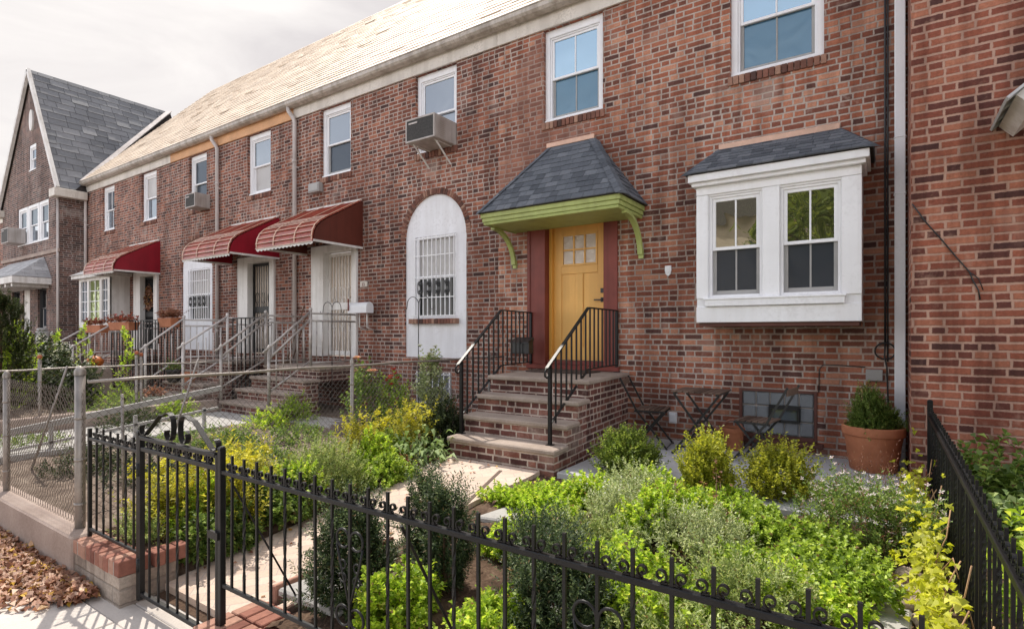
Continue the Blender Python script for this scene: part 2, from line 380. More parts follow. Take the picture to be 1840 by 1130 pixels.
LF = {
 'box': m_leaf('leaf_boxwood', [(0,(.055,.085,.018)),(.5,(.13,.18,.030)),(.85,(.24,.30,.05)),(1,(.36,.40,.09))], .4, gain=1.7),
 'boxy': m_leaf('leaf_boxwood_yellow', [(0,(.12,.14,.015)),(.5,(.27,.29,.025)),(1,(.46,.44,.06))], .5, gain=1.5),
 'yew': m_leaf('leaf_yew', [(0,(.016,.032,.014)),(.6,(.042,.07,.026)),(.9,(.10,.14,.05)),(1,(.19,.23,.095))], .25, gain=1.3),
 'lime': m_leaf('leaf_lime', [(0,(.10,.16,.012)),(.5,(.25,.36,.028)),(.85,(.40,.50,.05)),(1,(.55,.60,.10))], .5, gain=1.75),
 'green': m_leaf('leaf_bright_green', [(0,(.07,.115,.014)),(.5,(.17,.245,.028)),(.9,(.28,.36,.05)),(1,(.38,.45,.10))], .45, gain=1.95),
 'grey': m_leaf('leaf_grey_green', [(0,(.12,.15,.06)),(.5,(.26,.31,.14)),(.85,(.42,.46,.24)),(1,(.56,.58,.38))], .35, gain=1.6),
 'lav': m_leaf('leaf_lavender', [(0,(.09,.13,.032)),(.5,(.205,.265,.075)),(.85,(.33,.375,.13)),(1,(.45,.47,.22))], .35, gain=1.55),
 'euph': m_leaf('leaf_euphorbia', [(0,(.12,.13,.02)),(.5,(.26,.25,.025)),(1,(.42,.38,.05))], .5, gain=1.8),
 'yellow': m_leaf('leaf_yellow', [(0,(.52,.47,.02)),(.5,(.72,.66,.03)),(1,(.85,.80,.10))], .5),
 'hosta': m_leaf('leaf_hosta', [(0,(.07,.115,.035)),(.6,(.16,.23,.075)),(1,(.32,.38,.17))], .35, gain=1.5),
 'dark': m_leaf('leaf_dark_green', [(0,(.016,.025,.01)),(.6,(.042,.062,.024)),(1,(.10,.125,.055))], .3, gain=1.3),
 'mid': m_leaf('leaf_mid_green', [(0,(.04,.07,.015)),(.6,(.10,.155,.03)),(1,(.21,.27,.065))], .4, gain=1.8),
 'vine': m_leaf('leaf_vine_yellow', [(0,(.38,.42,.02)),(.5,(.62,.64,.04)),(1,(.82,.80,.18))], .55),
 'conifer': m_leaf('leaf_conifer', [(0,(.02,.03,.01)),(.7,(.05,.072,.022)),(1,(.11,.14,.04))], .25),
 'dry': m_leaf('leaf_dry_red', [(0,(.16,.055,.035)),(.5,(.30,.125,.08)),(1,(.46,.25,.17))], .4),
 'pink': m_leaf('petal_pink_white', [(0,(.72,.52,.50)),(.5,(.80,.68,.66)),(1,(.85,.80,.80))], .4),
 'whitef': m_leaf('petal_white', [(0,(.66,.66,.58)),(1,(.84,.84,.80))], .4),
 'red': m_leaf('petal_red', [(0,(.38,.02,.015)),(1,(.62,.07,.05))], .4),
 'peach': m_leaf('petal_peach', [(0,(.60,.28,.20)),(1,(.74,.46,.36))], .4),
 'fall': m_leaf('leaf_fallen', [(0,(.16,.055,.03)),(.35,(.33,.15,.09)),(.65,(.48,.265,.18)),(.88,(.66,.44,.32)),(.94,(.50,.27,.03)),(1,(.62,.38,.05))], .2, gloss=.04),
 'tree': m_leaf('leaf_street_tree', [(0,(.06,.09,.015)),(.5,(.14,.19,.03)),(1,(.30,.33,.06))], .45),
}
# ================================================================ setting
GZ = -1.72                                    # pavement level (camera eye is z = 0)
def lerp(a, b, t): return a + (b - a) * t
def cl(x, a=0.0, b=1.0): return max(a, min(b, x))
def path_z(y): return lerp(-1.695, -1.372, cl((y + 5.45) / 3.1))
PX0, PX1 = -4.0, -2.96
def hash2(a, b): return math.sin(a * 12.9898 + b * 78.233) * 43758.5453 % 1
def soil_z(x, y):
    z = lerp(-1.525, -1.40, cl((y + 5.2) / 2.6))
    z += .02 * math.sin(x * 3.1 + y * 2.3) + .014 * math.sin(x * 7.7 - y * 5.1) + (hash2(x, y) - .5) * .022
    if -4.85 < x < .4 and y < -2.25:
        d = max(PX0 - x, x - PX1, 0.0)
        z = lerp(path_z(y) - .045, z, cl((d - .02) / .22))
    if -2.72 < x < .22 and y > -2.25: z = min(z, -1.41)
    if x < -4.85: z = lerp(-1.47, -1.40, cl((y + 5.2) / 2.6)) + .02 * math.sin(x * 3.1 + y * 2.3) + (hash2(x, y) - .5) * .03
    return z
def sheet(x0, x1, y0, y1, nx, ny, fz):
    b = MB(); vs = [(lerp(x0, x1, i / nx), lerp(y0, y1, j / ny), 0) for j in range(ny + 1) for i in range(nx + 1)]
    vs = [(x, y, fz(x, y)) for x, y, _ in vs]
    fs = [(j*(nx+1)+i, j*(nx+1)+i+1, (j+1)*(nx+1)+i+1, (j+1)*(nx+1)+i) for j in range(ny) for i in range(nx)]
    return b.add(vs, fs, True)
g = MB(); g.quad((-600,-600,GZ-.16), (600,-600,GZ-.16), (600,600,GZ-.16), (-600,600,GZ-.16))
solo('ground', g, M['soil_dry'], None, None, kind='structure')
# street beyond the pavement, kerb, pavement flags
g = MB(); g.quad((-90,-18,GZ-.145), (60,-18,GZ-.145), (60,-9.3,GZ-.145), (-90,-9.3,GZ-.145))
solo('road', g, M['asphalt'], None, None, kind='structure')
g = MB(); g.box(-90,60,-9.3,-9.15,GZ-.15,GZ+.004); g.box(-90,60,-18.2,-18,GZ-.15,GZ+.004)
solo('kerb', g, M['concrete'], None, None, kind='structure', bevel=.015)
g = MB()
xs = [-60 + 1.52 * i for i in range(0, 60)]; 
JX = -3.80
for i in range(-30, 16):
    a = JX + 1.5 * i
    for (ya, yb) in ((-9.14,-7.66),(-7.645,-6.165),(-6.155,-5.60)):
        dz = (hash2(i, ya) - .5) * .006
        g.box(a + .006, a + 1.494, ya, yb, GZ - .12, GZ + dz)
g.box(-60, 30, -5.592, -5.42, GZ - .12, GZ - .012)
g.box(-3.98, -2.9, -5.42, -5.2, GZ - .12, GZ - .008)
g.box(-90, 60, -24, -18.21, GZ - .12, GZ)
solo('pavement', g, M['sidewalk'], None, None, kind='structure', bevel=.006)
solo('garden_ground', sheet(-4.88, .38, -5.3, .05, 132, 134, soil_z), M['soil'], None, None, kind='structure')
solo('neighbour_ground', sheet(-34, -4.88, -5.32, .05, 290, 90, soil_z), M['soil_dry'], None, None, kind='structure')
solo('side_garden_ground', sheet(.38, 8, -5.3, -.85, 60, 50, lambda x, y: -1.45 + .03*math.sin(x*4+y*3)), M['soil'], None, None, kind='structure')

def m_path():
    t = NT('path_pressed_brick')
    sp = t.n('ShaderNodeSeparateXYZ'); t.set(sp.inputs[0], t.obj())
    a = t.math('MULTIPLY', t.math('ADD', sp.outputs[0], sp.outputs[1]), .7071); b = t.math('MULTIPLY', t.math('SUBTRACT', sp.outputs[0], sp.outputs[1]), .7071)
    cv = t.n('ShaderNodeCombineXYZ'); t.set(cv.inputs[0], a); t.set(cv.inputs[1], b)
    br = t.n('ShaderNodeTexBrick'); t.set(br.inputs['Vector'], cv.outputs[0])
    for k, v in (('Scale', 1), ('Brick Width', .2), ('Row Height', .1), ('Mortar Size', .004), ('Mortar Smooth', .3)): br.inputs[k].default_value = v
    br.inputs['Color1'].default_value = (.58,.45,.36,1); br.inputs['Color2'].default_value = (.66,.53,.435,1); br.inputs['Mortar'].default_value = (.47,.40,.36,1)
    n = t.noise(2.2, detail=6); n2 = t.noise(50, detail=5)
    k = t.math('MULTIPLY', t.mixf(n, .72, 1.2), t.mixf(n2, .85, 1.15)); cc = t.n('ShaderNodeCombineColor'); [t.set(cc.inputs[i], k) for i in range(3)]
    c = t.mix(1, br.outputs[0], cc.outputs[0], 'MULTIPLY')
    return t.done(t.pbsdf(c, .9, 0, .2, t.bump(t.math('ADD', t.math('MULTIPLY', br.outputs['Fac'], -.6), t.math('MULTIPLY', n2, .4)), .5, .005)))
M['path'] = m_path()
pa = MB()
NP = 20
for i in range(NP):
    ya, yb = lerp(-5.24, -2.30, i / NP), lerp(-5.24, -2.30, (i + 1) / NP)
    wa = .0 if ya < -3.2 else .12 * cl((ya + 3.2) / .7); wb = .0 if yb < -3.2 else .12 * cl((yb + 3.2) / .7)
    x0a = PX0 - wa * .3; x0b = PX0 - wb * .3
    pa.hexa([(x0a,ya,path_z(ya)-.1),(PX1+wa,ya,path_z(ya)-.1),(PX1+wb,yb,path_z(yb)-.1),(x0b,yb,path_z(yb)-.1)],
            [(x0a,ya,path_z(ya)),(PX1+wa,ya,path_z(ya)),(PX1+wb,yb,path_z(yb)),(x0b,yb,path_z(yb))])
solo('path', pa, M['path'], None, None, kind='structure')
g = MB(); g.bar((-3.20,-2.46,path_z(-2.46)+.0005), (-2.95,-3.42,path_z(-3.42)+.0005), .035, .008); g.bar((-4.0,-3.9,path_z(-3.9)+.0005), (-2.96,-3.9,path_z(-3.9)+.0005), .018, .008)
solo('path_joint', g, M['wood'], None, None, kind='structure')
g = MB(); g.box(-2.66, .19, -2.28, -.01, -1.5, -1.362); 
solo('patio', g, M['patio'], None, None, kind='structure', bevel=.008)
g = MB(); g.box(-9.75, -8.15, -5.3, -1.75, -1.6, -1.385); g.box(-9.75,-4.95,-1.74,-1.1,-1.6,-1.40)
solo('neighbour_path', g, M['flag'], None, None, kind='structure', bevel=.008)

# ================================================================ shingles and slates
def clip(poly, a, b, c):
    """keep a*u+b*v<=c"""
    out = []
    for i in range(len(poly)):
        p, q = poly[i], poly[(i + 1) % len(poly)]
        dp = a*p[0]+b*p[1]-c; dq = a*q[0]+b*q[1]-c
        if dp <= 0: out.append(p)
        if dp * dq < 0:
            t = dp / (dp - dq); out.append((p[0]+(q[0]-p[0])*t, p[1]+(q[1]-p[1])*t))
    return out
def tiles(mb, O, U, V, region, tw, th, t=.008, jit=.15, seed=1, gap=.004, vary=True, drop=.0):
    """tiles laid in courses on the plane O + u*U + v*V, cut to a convex region (counter-clockwise in u, v)"""
    r = random.Random(seed); O = Vector(O); U = Vector(U).normalized(); V = Vector(V).normalized(); N = U.cross(V)
    hp = []
    for i in range(len(region)):
        p, q = region[i], region[(i + 1) % len(region)]
        a, b = q[1]-p[1], -(q[0]-p[0]); hp.append((a, b, a*p[0]+b*p[1]))
    u0 = min(p[0] for p in region); u1 = max(p[0] for p in region); v0 = min(p[1] for p in region); v1 = max(p[1] for p in region)
    row = 0; v = v0
    while v < v1:
        u = u0 - tw * (.5 if row % 2 else 0) - r.random() * tw * jit
        while u < u1:
            w = tw * (1 + (r.random() - .5) * 2 * jit) if vary else tw
            dv = (r.random() - .5) * th * jit * .35; ex = r.random() * t * .5
            if r.random() < drop: dv -= th * .25; ex += t * .5
            pl = [(u + gap/2, v + dv), (u + w - gap/2, v + dv), (u + w - gap/2, v + th * 1.16), (u + gap/2, v + th * 1.16)]
            for h in hp:
                if len(pl) > 2: pl = clip(pl, *h)
            if len(pl) > 2:
                def P(p, k): return O + U*p[0] + V*p[1] + N * ((t + ex) * (1 - (p[1]-v)/(th*1.22)) + k)
                top = [P(p, .003) for p in pl]; bot = [P(p, -.004 - t) for p in pl]; n = len(pl)
                mb.add(top + bot, [tuple(range(n))] + [(i, n + i, n + (i+1) % n, (i+1) % n) for i in range(n)])
            u += w
        v += th; row += 1
    return mb

# ================================================================ walls, windows
def wall(mb, outer, holes, Y, depth=.11):
    loops = [[Vector((x, 0, z)) for x, z in outer]] + [[Vector((x, 0, z)) for x, z in h] for h in holes]
    flat = [p for l in loops for p in l]
    tris = tessellate_polygon(loops)
    vs = [(p.x, Y, p.z) for p in flat]
    fs = []
    for a, b, c in tris:
        n = (flat[b] - flat[a]).cross(flat[c] - flat[a])
        fs.append((a, b, c) if n.y < 0 else (a, c, b))
    mb.add(vs, fs)
    for h in holes:
        for i in range(len(h)):
            (xa, za), (xb, zb) = h[i], h[(i + 1) % len(h)]
            mb.quad((xa, Y, za), (xb, Y, zb), (xb, Y + depth, zb), (xa, Y + depth, za))
    return mb
def rect(x0, x1, z0, z1): return [(x0, z0), (x1, z0), (x1, z1), (x0, z1)]
def arch(x0, x1, z0, zs, zt, n=18):
    c = (x0 + x1) / 2; a = (x1 - x0) / 2
    return [(x0, z0), (x1, z0)] + [(c + a * math.cos(math.pi * i / n), zs + (zt - zs) * math.sin(math.pi * i / n)) for i in range(n + 1)]
def ring(mb, x0, x1, z0, z1, y0, y1, l, r, b, t):
    mb.box(x0, x0 + l, y0, y1, z0, z1); mb.box(x1 - r, x1, y0, y1, z0, z1)
    mb.box(x0 + l, x1 - r, y0, y1, z0, z0 + b); mb.box(x0 + l, x1 - r, y0, y1, z1 - t, z1)
    return mb
def sash(mb, x0, x1, z0, z1, y0, y1, w, mull, wb=None):
    ring(mb, x0, x1, z0, z1, y0, y1, w, w, wb or w, w)
    if mull:
        c = (x0 + x1) / 2; mb.box(c - .009, c + .009, y0 + .004, y1 - .004, z0 + (wb or w), z1 - w)
    return mb
def window(h, x0, x1, z0, z1, Y, top='pane_grey', bot='pane_grey', mull=False, casing=(.075,.075,.045,.11), rec=.055, split=.5, frame='white', raise_=0, sill=True):
    """double hung window in an opening; casing, two sashes, two panes"""
    l, r, b, t = casing
    f = ring(MB(), x0, x1, z0, z1, Y + rec, Y + rec + .09, l, r, b, t)
    ring(f, x0 + l, x1 - r, z0 + b, z1 - t, Y + rec + .018, Y + rec + .09, .022, .022, .022, .022)
    if sill: f.box(x0 - .0, x1 + .0, Y + rec - .03, Y + rec, z0, z0 + b * .8)
    fo = part('window', f, M[frame], h, .004)
    a, c, d, e = x0 + l + .022, x1 - r - .022, z0 + b + .022, z1 - t - .022
    zm = d + (e - d) * split
    y = Y + rec
    part('sash', sash(MB(), a, c, zm - .018, e, y + .034, y + .062, .034, mull), M[frame], fo, .003)
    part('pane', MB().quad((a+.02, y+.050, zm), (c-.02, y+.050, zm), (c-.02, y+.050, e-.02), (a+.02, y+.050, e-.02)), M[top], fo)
    lo = MB(); sash(lo, a, c, d + raise_, zm + .018 + raise_, y + .064, y + .09, .036, mull, .045)
    part('sash', lo, M['plastic_grey' if bot in ('pane_screen', 'pane_dark') else frame], fo, .003)
    part('pane', MB().quad((a+.02, y+.078, d+.02), (c-.02, y+.078, d+.02), (c-.02, y+.078, zm + raise_), (a+.02, y+.078, zm + raise_)), M[bot], fo)
    return fo
def soldier(mb, x0, x1, z0, z1, y0, y1, w=.0677, gap=.010, seed=0):
    n = max(1, round((x1 - x0) / w)); w = (x1 - x0) / n; r = random.Random(seed + int(x0 * 100))
    for i in range(n):
        j = (r.random() - .5) * .006
        mb.box(x0 + i*w + gap/2, x0 + (i+1)*w - gap/2, y0 + j, y1, z0 + (r.random()-.5)*.004, z1)
    return mb
def arch_ring(mb, x0, x1, zs, zt, Y, th=.095, n=46, y0=-.012, y1=.06):
    c = (x0 + x1) / 2; a = (x1 - x0) / 2; b = zt - zs
    for i in range(n):
        t0 = math.pi * (i + .08) / n; t1 = math.pi * (i + .92) / n
        p = [(c + (a + e) * math.cos(t), zs + (b + e) * math.sin(t)) for t, e in ((t0, 0), (t0, th), (t1, th), (t1, 0))]
        mb.prism([(x, Y + y1, z) for x, z in p], (0, y0 - y1, 0))
    return mb
WIN = [(-1.545,-.555),(-4.16,-3.215),(-6.74,-5.82),(-9.32,-8.43),(-11.93,-11.04),(-14.55,-13.71),(-17.21,-16.32),(-19.85,-19.0)]
ZB, ZT = 3.085, 4.438
EAVE = (-.16, 4.76); RIDGE = (4.0, 9.16)
def row_house(label, x0, x1, brick, ups, holes, roofseed, trim='cream', group='row houses under one slate roof'):
    h = thing('brick_row_house', label, 'house', ((x0 + x1) / 2, 0, -1.42), group)
    ho = [rect(a, b, ZB, ZT) for a, b in ups] + holes
    w = wall(MB(), rect(x0, x1, -1.75, 4.9), ho, 0)
    part('wall', w, M[brick], h)
    for a, b in ups: part('brick_sill', soldier(MB(), a - .03, b + .03, ZB - .11, ZB - .008, -.022, .1), M['solder'], h, .003)
    f = MB(); f.box(x0 + .001, x1 - .001, -.035, .0, 4.44, 4.70); f.box(x0 + .001, x1 - .001, -.06, -.0352, 4.655, 4.70)
    part('frieze_board', f, M[trim], h, .004)
    gm = MB()
    prof = [(-.062, 4.64), (-.12, 4.635), (-.17, 4.655), (-.20, 4.69), (-.205, 4.745), (-.218, 4.752), (-.218, 4.765), (-.196, 4.765), (-.19, 4.70), (-.165, 4.67), (-.12, 4.652), (-.075, 4.655), (-.062, 4.76)]
    gm.prism([(x0, y, z) for y, z in prof], (x1 - x0, 0, 0))
    part('gutter', gm, M['gutter'], h)
    rf = MB(); L_ = math.hypot(RIDGE[0] - EAVE[0], RIDGE[1] - EAVE[1]); V = (0, RIDGE[0] - EAVE[0], RIDGE[1] - EAVE[1])
    rf.quad((x0, EAVE[0], EAVE[1]-.02), (x1, EAVE[0], EAVE[1]-.02), (x1, RIDGE[0], RIDGE[1]-.02), (x0, RIDGE[0], RIDGE[1]-.02))
    rf.quad((x0, RIDGE[0], RIDGE[1]-.02), (x1, RIDGE[0], RIDGE[1]-.02), (x1, 8.2, 4.7), (x0, 8.2, 4.7))
    ro = part('roof', rf, M['under'], h)
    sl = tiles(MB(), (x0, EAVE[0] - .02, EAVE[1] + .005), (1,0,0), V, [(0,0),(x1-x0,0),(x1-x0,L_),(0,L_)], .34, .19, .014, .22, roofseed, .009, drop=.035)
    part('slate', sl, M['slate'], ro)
    rg = MB(); rg.prism([(x0, RIDGE[0]-.13, RIDGE[1]-.10), (x0, RIDGE[0], RIDGE[1]+.035), (x0, RIDGE[0]+.13, RIDGE[1]-.10)], (x1-x0, 0, 0))
    part('ridge_cap', rg, M['rust' if roofseed % 2 else 'slate_dark'], ro)
    return h
def downspout(h, x, z0, mat='pipe', top=True, Y=-.06, r=.042):
    t = MB()
    if top:
        t.tube([(x - .12, -.13, 4.66), (x - .11, -.13, 4.58), (x - .02, -.09, 4.44), (x, Y, 4.36), (x, Y, z0)], r, 10)
    else: t.tube([(x, Y, 5.0), (x, Y, z0)], r, 10)
    for z in (3.4, 1.6, -.1):
        if z > z0: t.box(x - .055, x + .055, Y - .0, .0, z, z + .03); t.tube([(x, Y, z + .1), (x, Y, z + .17)], r + .006, 10)
    return part('downspout', t, M[mat], h)

# ---------------------------------------------------------------- main house
H1 = row_house('brick house with mustard yellow door, green bracketed hood and white bay window', -4.98, .2, 'brick', WIN[:2],
               [rect(-4.40, -2.995, -.46, 1.70), rect(-1.44, -.62, -1.23, -.655), rect(-1.70, -.30, .15, 1.6), rect(-4.86,-4.6,-1.2,-.7)], 3, 'cream')
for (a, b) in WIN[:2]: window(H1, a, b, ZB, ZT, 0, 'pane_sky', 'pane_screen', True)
# bay window
def bay():
    x0, x1, z0, z1, Y = -1.80, -.19, .118, 1.715, -.5
    b = MB()
    wy = Y + .11
    holes = [rect(-1.665, -1.105, .40, 1.555), rect(-.925, -.365, .40, 1.555)]
    wall(b, rect(x0, x1, z0, z1), holes, Y, .10)
    b.quad((x0,0,z0),(x0,Y,z0),(x0,Y,z1),(x0,0,z1)); b.quad((x1,Y,z0),(x1,0,z0),(x1,0,z1),(x1,Y,z1))
    b.quad((x0,0,z0),(x1,0,z0),(x1,Y,z0),(x0,Y,z0)); b.quad((x0,Y,z1),(x1,Y,z1),(x1,0,z1),(x0,0,z1))
    bo = part('bay_window', b, M['white'], H1)
    t = MB()
    t.box(x0 - .004, x1 + .004, Y - .022, Y - .001, 1.575, 1.6695)                       # head board
    for a, c in ((x0 - .004, -1.672), (-1.10, -.93), (-.36, x1 + .004)): t.box(a, c, Y - .018, Y - .001, .39, 1.573)
    t.box(x0 - .004, x1 + .004, Y - .02, Y - .001, z0, .296)
    t.box(x0 - .07, x1 + .07, Y - .13, .0, 1.712, 1.795)                                   # eave board
    t.box(x0 - .04, x1 + .04, Y - .085, .0, 1.67, 1.7115)
    part('casing', t, M['white'], bo, .004)
    s = MB(); s.box(-1.70, -.33, Y - .062, Y - .001, .30, .388); s.box(-1.715, -.315, Y - .075, Y - .001, .372, .392)
    part('sill', s, M['white'], bo, .004)
    u = MB(); u.box(x0 + .02, x1 - .02, Y + .02, -.001, .075, .116)
    part('base_board', u, M['oxblood'], bo)
    for a, c in ((-1.665, -1.105), (-.925, -.365)):
        d, e = .40, 1.555; m = (d + e) / 2 - .02; y = Y + .03
        f = ring(MB(), a, c, d, e, y - .012, y + .07, .028, .028, .03, .028)
        part('window_frame', f, M['white'], bo, .003)
        a2, c2, d2, e2 = a + .028, c - .028, d + .03, e - .028
        part('sash', sash(MB(), a2, c2, m - .02, e2, y + .005, y + .033, .036, True), M['white'], bo, .003)
        part('pane', MB().quad((a2+.02,y+.02,m),(c2-.02,y+.02,m),(c2-.02,y+.02,e2-.02),(a2+.02,y+.02,e2-.02)), M['pane_tree'], bo)
        part('sash', sash(MB(), a2, c2, d2, m + .02, y + .035, y + .06, .040, True, .05), M['plastic_grey'], bo, .003)
        part('pane', MB().quad((a2+.02,y+.048,d2+.02),(c2-.02,y+.048,d2+.02),(c2-.02,y+.048,m),(a2+.02,y+.048,m)), M['pane_dark'], bo)
    # hipped shingle roof
    ex0, ex1, ey, ez = x0 - .10, x1 + .10, Y - .16, 1.80
    tx0, tx1, tz = -1.66, -.42, 2.225
    r = MB(); A, B, C, D = (ex0,0,ez), (ex0,ey,ez), (ex1,ey,ez), (ex1,0,ez); T0, T1 = (tx0,-.01,tz), (tx1,-.01,tz)
    r.add([A,B,C,D,T0,T1], [(1,2,5,4),(0,1,4),(2,3,5),(0,3,2,1)])
    ro = part('bay_roof', r, M['under'], bo)
    sh = MB()
    hip(sh, A, B, C, D, T0, T1, .13, .10, 11)
    part('shingle', sh, M['shingle'], ro)
    fl = MB(); fl.box(tx0 - .01, tx1 + .02, -.045, -.001, tz - .01, tz + .055)
    part('flashing', fl, M['copper'], bo, .004)
def hip(sh, A, B, C, D, T0, T1, tw, th, seed, caps=True):
    def plane(P, Q, tops, sd):
        P, Q = Vector(P), Vector(Q); U = (Q - P).normalized(); t0 = Vector(tops[0]); w = t0 - P; V = (w - U * w.dot(U)).normalized()
        reg = [(0, 0), ((Q - P).length, 0)] + [((Vector(t) - P).dot(U), (Vector(t) - P).dot(V)) for t in reversed(tops)]
        tiles(sh, P + U.cross(V) * .004, U, V, reg, tw, th, .007, .30, sd, .004)
    plane(B, C, [T0, T1], seed); plane(A, B, [T0], seed + 1); plane(C, D, [T1], seed + 2)
    if caps:
        for p, q in ((B, T0), (C, T1)):
            p, q = Vector(p), Vector(q); n = int((q - p).length / th) + 1
            side = Vector((0,0,1)).cross(q - p).normalized()
            for i in range(n):
                a = p.lerp(q, i / n); b = p.lerp(q, min(1, (i + 1.3) / n)); up = Vector((0, 0, .022))
                k = .075
                sh.add([a - side*k - up*.4, a + up*1.1, a + side*k - up*.4, b - side*k - up*.9, b + up*.7, b + side*k - up*.9], [(0,1,4,3),(1,2,5,4),(0,2,1)])
bay()
# door canopy
def canopy():
    x0, x1, ey, zb, zt = -4.70, -2.615, -.83, 1.505, 1.665
    b = MB()
    b.box(x0 + .03, x1 - .03, ey + .03, -.0, zb + .01, zb + .03)
    for (d, za, zc) in ((0, 1.60, 1.665), (.018, 1.545, 1.5995), (.034, zb, 1.5445)):
        b.box(x0 + d, x1 - d, ey + d, ey + d + .03, za, zc)
        b.box(x0 + d, x0 + d + .03, ey + d + .0301, -.001, za, zc); b.box(x1 - d - .03, x1 - d, ey + d + .0301, -.001, za, zc)
    co = part('door_canopy', b, M['green'], H1, .005)
    A, B, C, D = (x0-.035,0,zt), (x0-.035,ey-.035,zt), (x1+.035,ey-.035,zt), (x1+.035,0,zt); T0, T1 = (-4.06,-.01,2.70), (-3.345,-.01,2.70)
    r = MB(); r.add([A,B,C,D,T0,T1], [(1,2,5,4),(0,1,4),(2,3,5),(0,3,2,1)])
    ro = part('canopy_roof', r, M['under'], co)
    sh = MB(); hip(sh, A, B, C, D, T0, T1, .145, .112, 21)
    part('shingle', sh, M['shingle'], ro)
    fl = MB(); fl.box(-4.09, -3.33, -.045, -.001, 2.69, 2.755)
    part('flashing', fl, M['copper'], co, .004)
    for x in (-4.66, -2.66):
        k = MB(); outer = []; inner = []
        for i in range(13):
            t = i / 12; a = t * math.pi / 2
            # quarter ellipse from the wall foot up and out to the eave
            yy = -.03 - .56 * (1 - math.cos(a)); zz = 1.03 + .50 * math.sin(a)
            ny, nz = -.50 * math.cos(a) * -1, -.56 * math.sin(a) * -1
            outer.append((yy, zz))
        for i, (yy, zz) in enumerate(outer):
            t = i / 12; a = t * math.pi / 2; w = lerp(.035, .05, t)
            dx, dz = math.cos(a), math.sin(a)
            inner.append((yy - w * math.cos(a) * 1.0, zz - w * math.sin(a) * 1.0 + 0))
        for i in range(12):
            p = [outer[i], outer[i+1], inner[i+1], inner[i]]
            k.prism([(x - .033, yy, zz) for yy, zz in p], (.066, 0, 0))
        k.box(x - .032, x + .032, -.03, -.001, .98, 1.10)
        part('bracket', k, M['green'], co)
canopy()
# door
def main_door():
    f = MB(); Y = 0
    f.box(-4.40, -4.13, -.02, .30, -.46, 1.695); f.box(-3.20, -2.995, -.02, .30, -.46, 1.695); f.box(-4.13, -3.20, -.02, .30, 1.615, 1.695)
    f.box(-4.43, -4.38, -.035, -.021, -.50, 1.70); 
    f.box(-4.13, -3.20, .02, .30, -.46, -.40); f.box(-4.44, -2.97, -.05, .02, -.525, -.46)
    part('door_frame', f, M['maroon'], H1, .006)
    j = MB(); j.box(-4.129, -4.085, .10, .29, -.399, 1.614); j.box(-3.245, -3.201, .10, .29, -.399, 1.614); j.box(-4.084, -3.246, .10, .29, 1.575, 1.614)
    part('door_jamb', j, M['door2'], H1, .003)
    d = MB(); a, b, z0, z1, y = -4.083, -3.247, -.395, 1.573, .17
    d.box(a, b, y + .018, y + .05, z0, z1)
    # stiles and rails stand proud of the panels; opening for six lights
    def rail(x0, x1, za, zb): d.box(x0, x1, y, y + .0179, za, zb)
    rail(a, a + .125, z0, z1); rail(b - .125, b, z0, z1)
    c = (a + b) / 2
    rail(a + .1251, b - .1251, 1.445, z1); rail(a + .1251, b - .1251, .86, .975); rail(a + .1251, b - .1251, z0, z0 + .19)
    rail(c - .06, c + .06, z0 + .1901, .8599)
    do = part('door', d, M['door'], H1, .004)
    lx0, lx1, lz0, lz1 = a + .1251, b - .1251, .9751, 1.4449
    m = MB(); ring(m, lx0, lx1, lz0, lz1, y - .008, y + .0175, .03, .03, .03, .03)
    for i in (1, 2): x = lerp(lx0 + .03, lx1 - .03, i / 3); m.box(x - .012, x + .012, y - .004, y + .0174, lz0 + .03, lz1 - .03)
    zm = (lz0 + lz1) / 2
    for i in range(3):
        xa = lerp(lx0 + .03, lx1 - .03, i / 3) + .012 * (i > 0); xb = lerp(lx0 + .03, lx1 - .03, (i + 1) / 3) - .012 * (i < 2)
        m.box(xa, xb, y - .004, y + .0173, zm - .012, zm + .012)
        for q, (za, zb) in enumerate(((lz0 + .03, zm - .012), (zm + .012, lz1 - .03))):
            part('door_light', MB().quad((xa, y + .012, za), (xb, y + .012, za), (xb, y + .012, zb), (xa, y + .012, zb)), M['pane_lite'], do)
    part('glazing_bars', m, M['door'], do, .002)
    hx = b - .05
    k = MB(); k.box(hx - .026, hx + .026, y - .014, y - .0001, .435, .50); k.bar((hx, y - .03, .468), (hx - .12, y - .03, .468), .016, .018); k.tube([(hx, y, .468), (hx, y - .035, .468)], .012, 10)
    part('handle', k, M['black'], do, .003)
    k = MB(); k.box(hx - .026, hx + .026, y - .02, y - .0001, .565, .63)
    part('deadbolt', k, M['black'], do, .004)
main_door()
